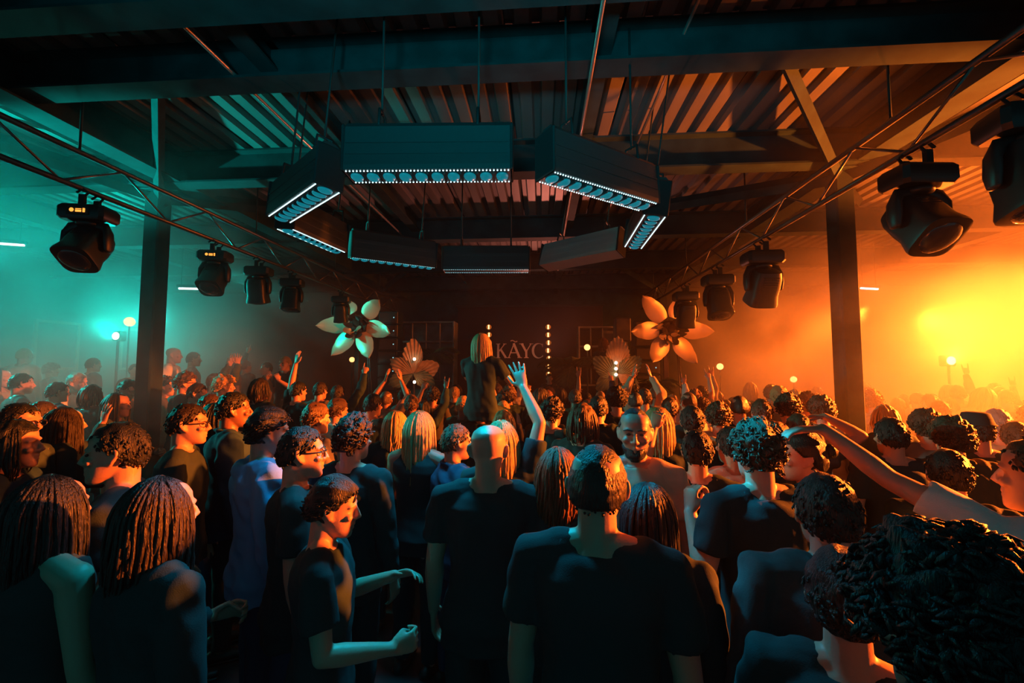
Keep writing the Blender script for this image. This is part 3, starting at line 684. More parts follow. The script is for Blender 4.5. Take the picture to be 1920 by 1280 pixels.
def letter(ch):
    g = G(); T, t, s = .15, .065, .03                       # thick, thin, serif; cap height 1
    def serif(x, z, w=.34): stroke(g, (x - w / 2, z), (x + w / 2, z), s * 1.6)
    if ch == 'K':
        stroke(g, (.17, 0), (.17, 1), T); serif(.17, .02); serif(.17, .98)
        stroke(g, (.20, .42), (.66, .97), t); serif(.68, .98, .26); stroke(g, (.34, .62), (.76, .02), T); serif(.80, .02, .30)
    if ch == 'A':
        stroke(g, (.10, .02), (.44, 1.0), t); stroke(g, (.42, 1.02), (.80, .02), T); stroke(g, (.22, .36), (.66, .36), t); serif(.08, .02, .28); serif(.82, .02, .32)
        P = [(.22 + .44 * u, 1.17 + .05 * math.sin(u * 6.28)) for u in [k / 10 for k in range(11)]]
        for a, b in zip(P, P[1:]): stroke(g, a, b, .07)
    if ch == 'Y':
        stroke(g, (.12, 1.0), (.44, .44), T); stroke(g, (.80, 1.0), (.46, .44), t); stroke(g, (.45, .48), (.45, 0), T); serif(.10, .98, .32); serif(.82, .98, .28); serif(.45, .02, .36)
    if ch == 'C':
        for k in range(26):
            a0, a1 = R(48 + k * 10.3), R(48 + (k + 1.15) * 10.3)
            f = lambda a: (.48 + .40 * math.cos(a), .5 + .5 * math.sin(a)); m = (a0 + a1) / 2
            stroke(g, f(a0), f(a1), .06 + .10 * max(0, -math.cos(m)) ** .8)
        stroke(g, (.75, .99), (.75, .74), .05); stroke(g, (.76, .06), (.77, .20), .04)
    return g
H = at(960, 644, SIGNY).z - at(960, 671, SIGNY).z
sg = tag(empty('sign_lettering', (0, SIGNY - .02, at(960, 671, SIGNY).z)), 'pale serif letters reading KÃYC on the black board', 'sign')
for ch, x0, x1, wd in (('K', 930, 951, .86), ('A', 951, 978, .94), ('Y', 975, 999, .92), ('C', 997, 1022, .92)):
    xa, xb = at(x0, 660, SIGNY).x, at(x1, 660, SIGNY).x
    gg = letter(ch); V = np.concatenate(gg.v) * np.array([(xb - xa) / wd, 1, H]); V[:, 0] += xa; gg.v = [V]
    me = eval_mesh(gg.mesh('letter', False), [('REMESH', dict(mode='VOXEL', voxel_size=.009)), ('DECIMATE', dict(ratio=.3))]); me.name = 'letter'; me.materials.clear()
    link('letter', me, LETTER, sg)
# columns of round lamps either side of the sign
LAMPGLOW = mat('warm_column_lamp', (.1, .05, .02), .4, emit=(1, .50, .16), estr=4)
LAMPDIM = mat('amber_lamp_body', (.35, .12, .03), .3, emit=(1, .25, .03), estr=.25)
def light_column(px, n, label):
    y = SIGNY - .12; p = at(px, 613, y)
    c = tag(empty('light_column', (p.x, y, 0)), label, 'light', 'columns of round lamps beside the sign')
    link('pole', G().cyl((0, .06, 0), (0, .06, p.z + .1), .02, 8).mesh('pole'), BLACK, c)
    link('base', bevel_box((0, .04, .02), (.3, .3, .04), .01).mesh('base', False), BLACK, c)
    bm = G().ell((0, 0, 0), (.075, .03, .075), None, 14, 8).mesh('lamp'); gm = bevel_box((0, -.02, 0), (.042, .03, .115), .01).mesh('glow_strip', False)
    rnd = random.Random(px)
    for i in range(n):
        o = link('lamp', bm, LAMPDIM, c, (rnd.uniform(-.02, .02), 0, p.z - i * .218)); link('glow_strip', gm, LAMPGLOW, o)
light_column(916, 7, 'column of round amber lamps left of the sign, behind the raised woman')
light_column(1028, 7, 'column of round amber lamps right of the last sign letter')
# dj booth with mixer and players
bz = .2
bo = tag(empty('dj_booth', (at(985, 700, 10.6).x, 10.6, bz)), 'black dj counter standing below the serif letters', 'counter')
link('front_panel', bevel_box((0, -.3, .5), (2.6, .06, 1.0), .01).mesh('front_panel', False), BLACK, bo)
link('worktop', bevel_box((0, 0, 1.02), (2.7, .75, .05), .012).mesh('worktop', False), PLASTIC, bo)
for sx in (-1.27, 1.27): link('side_panel', bevel_box((sx, .02, .5), (.05, .6, 1.0), .01).mesh('side_panel', False), BLACK, bo)
PIN = mat('booth_pin_light', (.1, .1, .1), .3, emit=(1, .62, .35), estr=5)
pm = G().ell((0, 0, 0), (.018, .012, .018), None, 8, 6).mesh('pin_light')
for x in (-.55, .02, .45, .85, -1.0): link('pin_light', pm, PIN, bo, (x, -.335, .93 - .1 * (abs(x) > .5)))
for x, wd in ((-.5, .34), (0, .32), (.5, .34)):
    t = tag(empty('dj_player' if x else 'dj_mixer', (bo.location.x + x, 10.58, bz + 1.047)), '%s on the dj counter' % ('square black mixer with knobs at the middle' if x == 0 else 'black player with round platter, at the %s of the mixer' % ('left' if x < 0 else 'right')), 'mixer' if x == 0 else 'player')
    link('case', bevel_box((0, 0, .05), (wd, .40, .1), .012).mesh('case', False), PLASTIC, t)
    if x: link('platter', G().cyl((0, -.04, .1), (0, -.04, .118), .11, 24).mesh('platter'), ALU, t)
    else:
        for k in range(6): link('knob', G().cyl((-.1 + .1 * (k % 3), .05 + .08 * (k // 3), .1), (-.1 + .1 * (k % 3), .05 + .08 * (k // 3), .13), .014, 10).mesh('knob'), ALU, t)

# ------------------------------------------------------------------ metal flower sculptures
PETAL = mat('satin_champagne_petal', (.78, .62, .42), .36, .45, bump=.015, bscale=8)
HUB = mat('flower_hub_bronze', (.045, .03, .025), .5, .2)
def petal_mesh(L, W, bend, crease=.7, name='petal'):
    n, m = 18, 10; V = []; F = []
    for side in (1, -1):
        for i in range(n + 1):
            u = i / n; w = W * (math.sin(math.pi * min(1, .12 + .88 * u) ** .8) ** .85) * (.5 if u >= 1 else 1)
            if u > .62: w = W * (1 - ((u - .62) / .38) ** 1.7) * math.sin(math.pi * (.12 + .88 * .62) ** .8) ** .85
            y0 = bend * u * u + (.10 * (u - crease) if u > crease else 0)
            for j in range(m + 1):
                v = -1 + 2 * j / m; V.append((v * w, -y0 - .12 * W * (1 - v * v) + side * .004, u * L))
    K = (n + 1) * (m + 1); q = lambda i, j, s=0: s * K + i * (m + 1) + j
    for i in range(n):
        for j in range(m):
            F.append((q(i, j), q(i + 1, j), q(i + 1, j + 1), q(i, j + 1))); F.append((q(i, j, 1), q(i, j + 1, 1), q(i + 1, j + 1, 1), q(i + 1, j, 1)))
        F.append((q(i, 0), q(i, 0, 1), q(i + 1, 0, 1), q(i + 1, 0))); F.append((q(i, m), q(i + 1, m), q(i + 1, m, 1), q(i, m, 1)))
    for j in range(m):
        F.append((q(0, j), q(0, j + 1), q(0, j + 1, 1), q(0, j, 1))); F.append((q(n, j), q(n, j, 1), q(n, j + 1, 1), q(n, j + 1)))
    return G().add(V, F).mesh(name, True, 30)
def flower(cx, cy, Y, tips, label, z0):
    c = at(cx, cy, Y); f = tag(empty('metal_flower', (c.x, c.y, z0)), label, 'sculpture', 'metal flower sculptures beside the stage'); hz = c.z - z0
    link('pole', bevel_box((-.06, .14, hz / 2), (.10, .06, hz), .006).mesh('pole', False), HUB, f)
    for sx in (.30, .36): link('strut', G().cyl((sx, .14, 0), (sx * .5, .10, hz - .1), .013, 8).mesh('strut'), ALU, f)
    link('base_plate', bevel_box((0, .1, .015), (.9, .6, .03), .008).mesh('base_plate', False), BLACK, f)
    link('hub', G().ell((0, .03, hz), (.20, .05, .20), None, 18, 12).mesh('hub'), HUB, f)
    for k, (tx, ty) in enumerate(tips):
        p = at(tx, ty, Y) - c; ang = math.atan2(p.x, p.z); L = math.hypot(p.x, p.z) - .24
        o = link('petal', petal_mesh(L, .185, .10 + .04 * (k % 3), .62 + .05 * (k % 3)), PETAL, f); o.location = (math.sin(ang) * .24, -.05, hz + math.cos(ang) * .24)
        o.rotation_euler = Euler((R(-6 + 5 * (k % 2)), ang, R((-14, 10, -6, 16, 4, -10)[k])), 'ZXY') if False else (Matrix.Rotation(ang, 3, 'Y') @ Matrix.Rotation(R((-9, 8, -5, 9, 3, -7)[k]), 3, 'Z')).to_euler()
    sm = petal_mesh(.20, .075, .10, .7, 'small_petal'); rnd = random.Random(int(cx))
    for k in range(13):
        a = k * 2.4; r = .055 * math.sqrt(k) ; 
        o = link('small_petal', sm, PETAL if k % 3 == 1 else HUB, f, (math.sin(a) * r, -.07 - .02 * (13 - k) / 13, hz + math.cos(a) * r - .04))
        o.rotation_euler = (Matrix.Rotation(a + rnd.uniform(-.4, .4), 3, 'Y') @ Matrix.Rotation(R(rnd.uniform(15, 50)), 3, 'X') @ Matrix.Rotation(rnd.uniform(-.6, .6), 3, 'Z')).to_euler()
    return f
flower(671, 607, 9.0, ((650, 563), (717, 563), (603, 611), (738, 625), (631, 668), (699, 673)), 'six petal metal flower on a pole left of the stage', .55)
flower(1256, 618, 9.0, ((1202, 555), (1277, 553), (1178, 622), (1333, 621), (1219, 680), (1297, 683)), 'six petal metal flower on a pole right of the stage, before the orange haze', 0)

# ------------------------------------------------------------------ pleated palm leaves and palms
DRY = mat('dried_palm_leaf', (.42, .33, .20), .6, var=.3, vscale=6); DRYG = mat('green_dried_palm_leaf', (.17, .22, .13), .6, var=.3, vscale=6)
def pleated(Rad, spread, pleats, name='leaf'):
    """spear shaped pleated fan leaf standing on its stalk"""
    V = []; F = []; m = 7; n = pleats * 2
    for s in (0, 1):
        for j in range(n + 1):
            t = -1 + 2 * j / n; a = t * spread
            rr = Rad * (1 - .52 * abs(t) ** 1.15) * (1 - .04 * (j % 2))
            for i in range(m + 1):
                u = i / m; d = .022 * (1 if j % 2 else -1) * u * Rad / .8
                V.append((math.sin(a) * rr * u, d - .12 * u * u * Rad + s * .004, math.cos(a) * rr * u))
    K = (n + 1) * (m + 1); q = lambda j, i, s: s * K + j * (m + 1) + i
    for j in range(n):
        for i in range(m): F.append((q(j, i, 0), q(j + 1, i, 0), q(j + 1, i + 1, 0), q(j, i + 1, 0))); F.append((q(j, i, 1), q(j, i + 1, 1), q(j + 1, i + 1, 1), q(j + 1, i, 1)))
        F.append((q(j, m, 0), q(j + 1, m, 0), q(j + 1, m, 1), q(j, m, 1)))
    return G().add(V, F).mesh(name, False)
BULB = mat('festoon_bulb', (.3, .25, .2), .2, emit=(1, .72, .5), estr=7)
def fan(px, py, Y, z0, leaves, bulbs, label):
    c = at(px, py, Y); f = tag(empty('palm_leaf_fan', (c.x, Y, z0)), label, 'decoration', 'dried palm leaf fans'); hz = c.z - z0
    link('stem', G().cyl((0, .04, 0), (0, .02, hz), .02, 8).mesh('stem'), HUB, f); link('foot', bevel_box((0, .05, .02), (.4, .4, .04), .01).mesh('foot', False), BLACK, f)
    for Rd, sp, pl, ang, dy, mm, dz in leaves:
        link('leaf', pleated(Rd, sp, pl), mm, f, (0, dy, hz + dz), (0, ang, 0))
    bm = G().ell((0, 0, 0), (.03, .03, .03), None, 10, 8).mesh('bulb')
    for bx, by in bulbs: q = at(bx, by, Y - .12) - Vector((c.x, Y, z0)); link('bulb', bm, BULB, f, q)
fan(776, 700, 8.2, 0, ((.70, .62, 9, 0.02, -.03, DRY, 0), (.52, .7, 8, -1.0, -.06, DRY, .0), (.58, .75, 9, 1.15, -.02, DRY, -.05), (.5, .7, 8, 2.0, -.05, DRYG, 0), (.52, .7, 8, -2.0, -.04, DRYG, 0)), ((777, 673), (777, 716)), 'fan of beige pleated palm leaves left of the raised woman')
fan(1156, 700, 8.2, 0, ((.66, .75, 12, .03, -.03, DRY, .05), (.60, .70, 11, -.85, -.06, DRYG, -.08), (.60, .70, 11, .85, -.02, DRYG, -.08), (.55, .6, 9, -2.3, -.08, DRYG, .05), (.5, .6, 9, 2.2, -.05, DRY, 0)), ((1155, 680), (1155, 691), (1155, 702)), 'tall pleated palm leaf shield with a row of bulbs, right of the stage')
PALM = mat('green_palm_leaflet', (.05, .10, .04), .5, var=.3)
def palm(px, top, Y, z0, n, rad, label, seed):
    c = at(px, top, Y); t = tag(empty('potted_palm', (c.x, Y, z0)), label, 'plant', 'green palms by the stage'); hz = c.z - z0 - .35
    rnd = random.Random(seed)
    link('pot', G().loft([[(r * math.cos(a), r * math.sin(a), z) for a in [2 * math.pi * k / 16 for k in range(16)]] for z, r in ((0, .15), (.3, .2), (.34, .21), (.34, .18), (.28, .17))]).mesh('pot', True, 30), PLASTIC, t)
    link('stem', G().tube([(0, 0, .28), (.03, 0, hz * .6), (0, 0, hz)], [.035, .03, .025], 8).mesh('stem'), HUB, t)
    for k in range(n):
        a = 2 * math.pi * k / n + rnd.uniform(-.2, .2); el = rnd.uniform(.3, 1.15); g = G(); L = rad * rnd.uniform(.8, 1.1); P = []
        for i in range(9):
            u = i / 8; h = L * (math.sin(el) * u * 1.1 - .75 * u * u); P.append(Vector((math.cos(a) * L * u * math.cos(el * .55), math.sin(a) * L * u * math.cos(el * .55), h + .1)))
        g.tube(P, [.010 * (1 - .7 * i / 8) for i in range(9)], 5)
        for i in range(2, 36):
            u = i / 36; j = min(7, int(u * 8)); q = P[j].lerp(P[j + 1], u * 8 - j); d = (P[j + 1] - P[j]).normalized(); sd = d.cross(Vector((0, 0, 1))).normalized()
            for s in (-1, 1):
                ln = .34 * rad / .8 * math.sin(math.pi * (.08 + .86 * u)) + .04; v = (sd * s * .85 + d * .55 + Vector((0, 0, -.35))).normalized(); w = d * .011
                e = q + v * ln + Vector((0, 0, -.08 * ln)); mid = q + v * ln * .5
                g.add([q - w * .6, q + w * .6, mid + w, e, mid - w], [(0, 1, 2, 3, 4)])
        o = link('frond', g.mesh('frond', False), PALM, t, (0, 0, hz))
palm(1075, 668, 9.2, 0, 11, .85, 'green palm with drooping fronds right of the amber lamp column', 3)
palm(808, 645, 9.4, 0, 10, .7, 'dark palm behind the beige leaf fan left of the stage', 5)
palm(1228, 700, 8.6, 0, 9, .6, 'low green palm below the right metal flower', 8)

# ------------------------------------------------------------------ loudspeakers, shelving, small fixtures
GRILLE = mat('speaker_grille', (.02, .02, .022), .5, bump=.4, bscale=300)
def line_array(px, top, bot, Y, wpx, n, label, z0):
    a, b = at(px, top, Y), at(px, bot, Y); wd = wpx * Y / 800; h = (a.z - b.z) / n
    t = tag(empty('speaker_stack', (a.x, Y, z0)), label, 'loudspeaker', 'loudspeaker columns beside the stage')
    hh = a.z - z0; n = max(2, int(hh / h)); h = hh / n
    cab = bevel_box((0, .2, h / 2), (wd, .42, h - .02), .015).mesh('cabinet', False); gr = bevel_box((0, -.02, h / 2), (wd * .86, .03, h - .07), .01).mesh('grille', False); sc = G().ell((0, 0, 0), (.014, .012, .014), None, 8, 6).mesh('led')
    for i in range(n):
        o = link('cabinet', cab, PLASTIC, t, (0, 0, i * h)); link('grille', gr, GRILLE, o); link('indicator', sc, DIMDOT, o, (wd * .32, -.04, h / 2))
line_array(728, 583, 720, 10.0, 38, 6, 'tall loudspeaker column behind the left metal flower', .55)
line_array(1212, 600, 720, 10.2, 46, 5, 'dark loudspeaker column behind the right metal flower', 0)
def shelf(px0, px1, top, bot, Y, label, m):
    a, b = at(px0, top, Y), at(px1, bot, Y); wd = b.x - a.x; hh = a.z - .0; z0 = 0
    t = tag(empty('shelving_unit', ((a.x + b.x) / 2, Y, 0)), label, 'shelf')
    for sx in (-1, 1): link('side_panel', bevel_box((sx * wd / 2, .2, hh / 2), (.05, .5, hh), .01).mesh('side_panel', False), m, t)
    link('back_panel', bevel_box((0, .44, hh / 2), (wd, .03, hh), .006).mesh('back_panel', False), m, t)
    for k in range(5): link('shelf_board', bevel_box((0, .2, hh - k * .52 - .02), (wd - .05, .48, .045), .008).mesh('shelf_board', False), m, t)
    for k in range(3): link('upright', bevel_box((-wd / 4 + k * wd / 4, .0, hh - .8), (.03, .04, 1.5), .006).mesh('upright', False), m, t)
    return t
TEALWOOD = mat('grey_stage_shelving', (.14, .16, .16), .45, var=.3)
shelf(748, 850, 603, 700, 11.2, 'grey open shelving left of the black sign board', TEALWOOD)
shelf(1085, 1175, 612, 700, 11.6, 'dark open shelving right of the black sign board', TEALWOOD)
# round lamps in the murk
WARM = mat('amber_globe', (.3, .15, .05), .4, emit=(1, .42, .12), estr=3); COOL = mat('lens_glint_glow', (.3, .3, .3), .4, emit=(.75, .95, 1), estr=4)
def globe(px, py, Y, r, label, m=WARM, z0=0):
    p = at(px, py, Y); t = tag(empty('globe_lamp', (p.x, p.y, z0)), label, 'lamp', 'small globe lamps')
    link('globe', G().ell((0, 0, p.z - z0), (r, r, r), None, 14, 10).mesh('globe'), m, t)
    link('stand', G().cyl((0, 0, .02), (0, 0, p.z - z0 - r * .8), .015, 8).mesh('stand'), BLACK, t); link('foot', bevel_box((0, 0, .015), (.3, .3, .03), .008).mesh('foot', False), BLACK, t)
globe(243, 603, 8.6, .10, 'blurred amber globe lamp above the teal blinder', WARM, .55)
globe(660, 674, 9.8, .06, 'amber globe lamp under the left metal flower', WARM, .55)
globe(1101, 651, 10.4, .075, 'amber globe lamp right of the amber lamp column')
globe(1350, 687, 9.6, .07, 'amber globe lamp in haze right of the right metal flower')
globe(1488, 711, 8.8, .06, 'amber globe lamp just left of the right column')
# blinders standing in the two big glows, which added aisle spots feed
def blinder(loc, z0, yaw, label, em):
    t = tag(empty('blinder_lamp', (loc.x, loc.y, z0), (0, 0, yaw)), label, 'lamp', 'blinder lamps on stands'); h = loc.z - z0
    link('pole', G().cyl((0, 0, .04), (0, 0, h - .1), .022, 10).mesh('pole'), BLACK, t)
    for k in range(3): a = k * 2.094; link('leg', G().cyl((0, 0, .5), (.42 * math.cos(a), .42 * math.sin(a), .015), .013, 8).mesh('leg'), BLACK, t)
    link('housing', bevel_box((0, .02, h), (.2, .14, .2), .02).mesh('housing', True, 30), BLACK, t)
    link('lens', G().ell((0, -.055, h), (.075, .03, .075), None, 16, 8).mesh('lens'), em, t)
blinder(LAMP_R, 0, 0, 'bright blinder lamp on a tripod glowing in the orange haze', mat('orange_blinder_lens', (.3, .2, .1), .3, emit=(1, .95, .30), estr=6))
blinder(LAMP_L, .55, 0, 'bright blinder lamp on a tripod glowing in the teal haze', mat('teal_blinder_lens', (.2, .3, .2), .3, emit=(.75, 1, .70), estr=5))
def lens_glint_tube(px, py, Y, L, yaw, label):  # made-up hanging tube in place of a moving head lens glint
    p = at(px, py, Y); t = tag(empty('lens_glint_tube', (p.x, p.y, p.z), (0, 0, yaw)), label, 'lamp', 'tubes standing in for lens glints')
    link('tube', G().cyl((-L / 2, 0, 0), (L / 2, 0, 0), .018, 8).mesh('tube'), COOL, t); link('housing', bevel_box((0, 0, .045), (L + .06, .07, .05), .01).mesh('housing', False), STEEL, t)
    for sx in (-.4, .4): link('hanger', G().cyl((sx * L, 0, .06), (sx * L, 0, ZD + .1 - p.z), .006, 6).mesh('hanger'), BLACK, t)
lens_glint_tube(1630, 541, 8.6, .42, .3, 'white tube standing in for a lens glint, orange haze right of the right column')
lens_glint_tube(6, 457, 6.0, .5, .4, 'white tube standing in for a lens glint at the left edge of the teal haze')
lens_glint_tube(356, 541, 7.2, .36, .2, 'white tube standing in for a lens glint under the second teal moving head')
# framed openings on the side wall
for k, (Y0, Y1) in enumerate(((10.9, 11.9), (8.9, 9.8))):
    f = empty('window_%d' % (k + 1), (XL, (Y0 + Y1) / 2, 2.6)); f['kind'] = 'structure'; L = Y1 - Y0; m = mat('pale_window_frame', (.5, .36, .28), .5)
    for dz in (-.55, .55): link('frame_rail', bevel_box((.03, 0, dz), (.06, L, .07), .01).mesh('frame_rail', False), m, f)
    for dy in (-L / 2, L / 2): link('frame_stile', bevel_box((.03, dy, 0), (.06, .07, 1.17), .01).mesh('frame_stile', False), m, f)
    link('pane', bevel_box((.015, 0, 0), (.02, L, 1.1), .004).mesh('pane', False), mat('dark_window_glass', (.02, .03, .035), .1), f)

# podium with a dancer behind the right leaf fan, and a small monitor on a pole
pp = at(1132, 640, 9.1)
pd = tag(empty('podium', (pp.x, 9.1, 0)), 'black dance podium behind the palm leaf shield', 'podium')
link('body', bevel_box((0, 0, .44), (.9, .8, .88), .015).mesh('body', False), BLACK, pd); link('top', bevel_box((0, 0, .91), (1.0, .9, .06), .012).mesh('top', False), PLASTIC, pd)
mp = at(1166, 606, 9.6)
mo = tag(empty('monitor_speaker', (mp.x, 9.6, 0)), 'small grey monitor speaker on a pole left of the right metal flower', 'loudspeaker')
link('cabinet', bevel_box((0, 0, mp.z - .15), (.34, .30, .52), .02, None).mesh('cabinet', False), mat('grey_speaker_cabinet', (.06, .065, .07), .5), mo)
link('grille', bevel_box((0, -.155, mp.z - .15), (.29, .012, .47), .005).mesh('grille', False), GRILLE, mo); link('pole', G().cyl((0, 0, .02), (0, 0, mp.z - .4), .018, 8).mesh('pole'), BLACK, mo); link('foot', bevel_box((0, 0, .015), (.4, .4, .03), .008).mesh('foot', False), BLACK, mo)

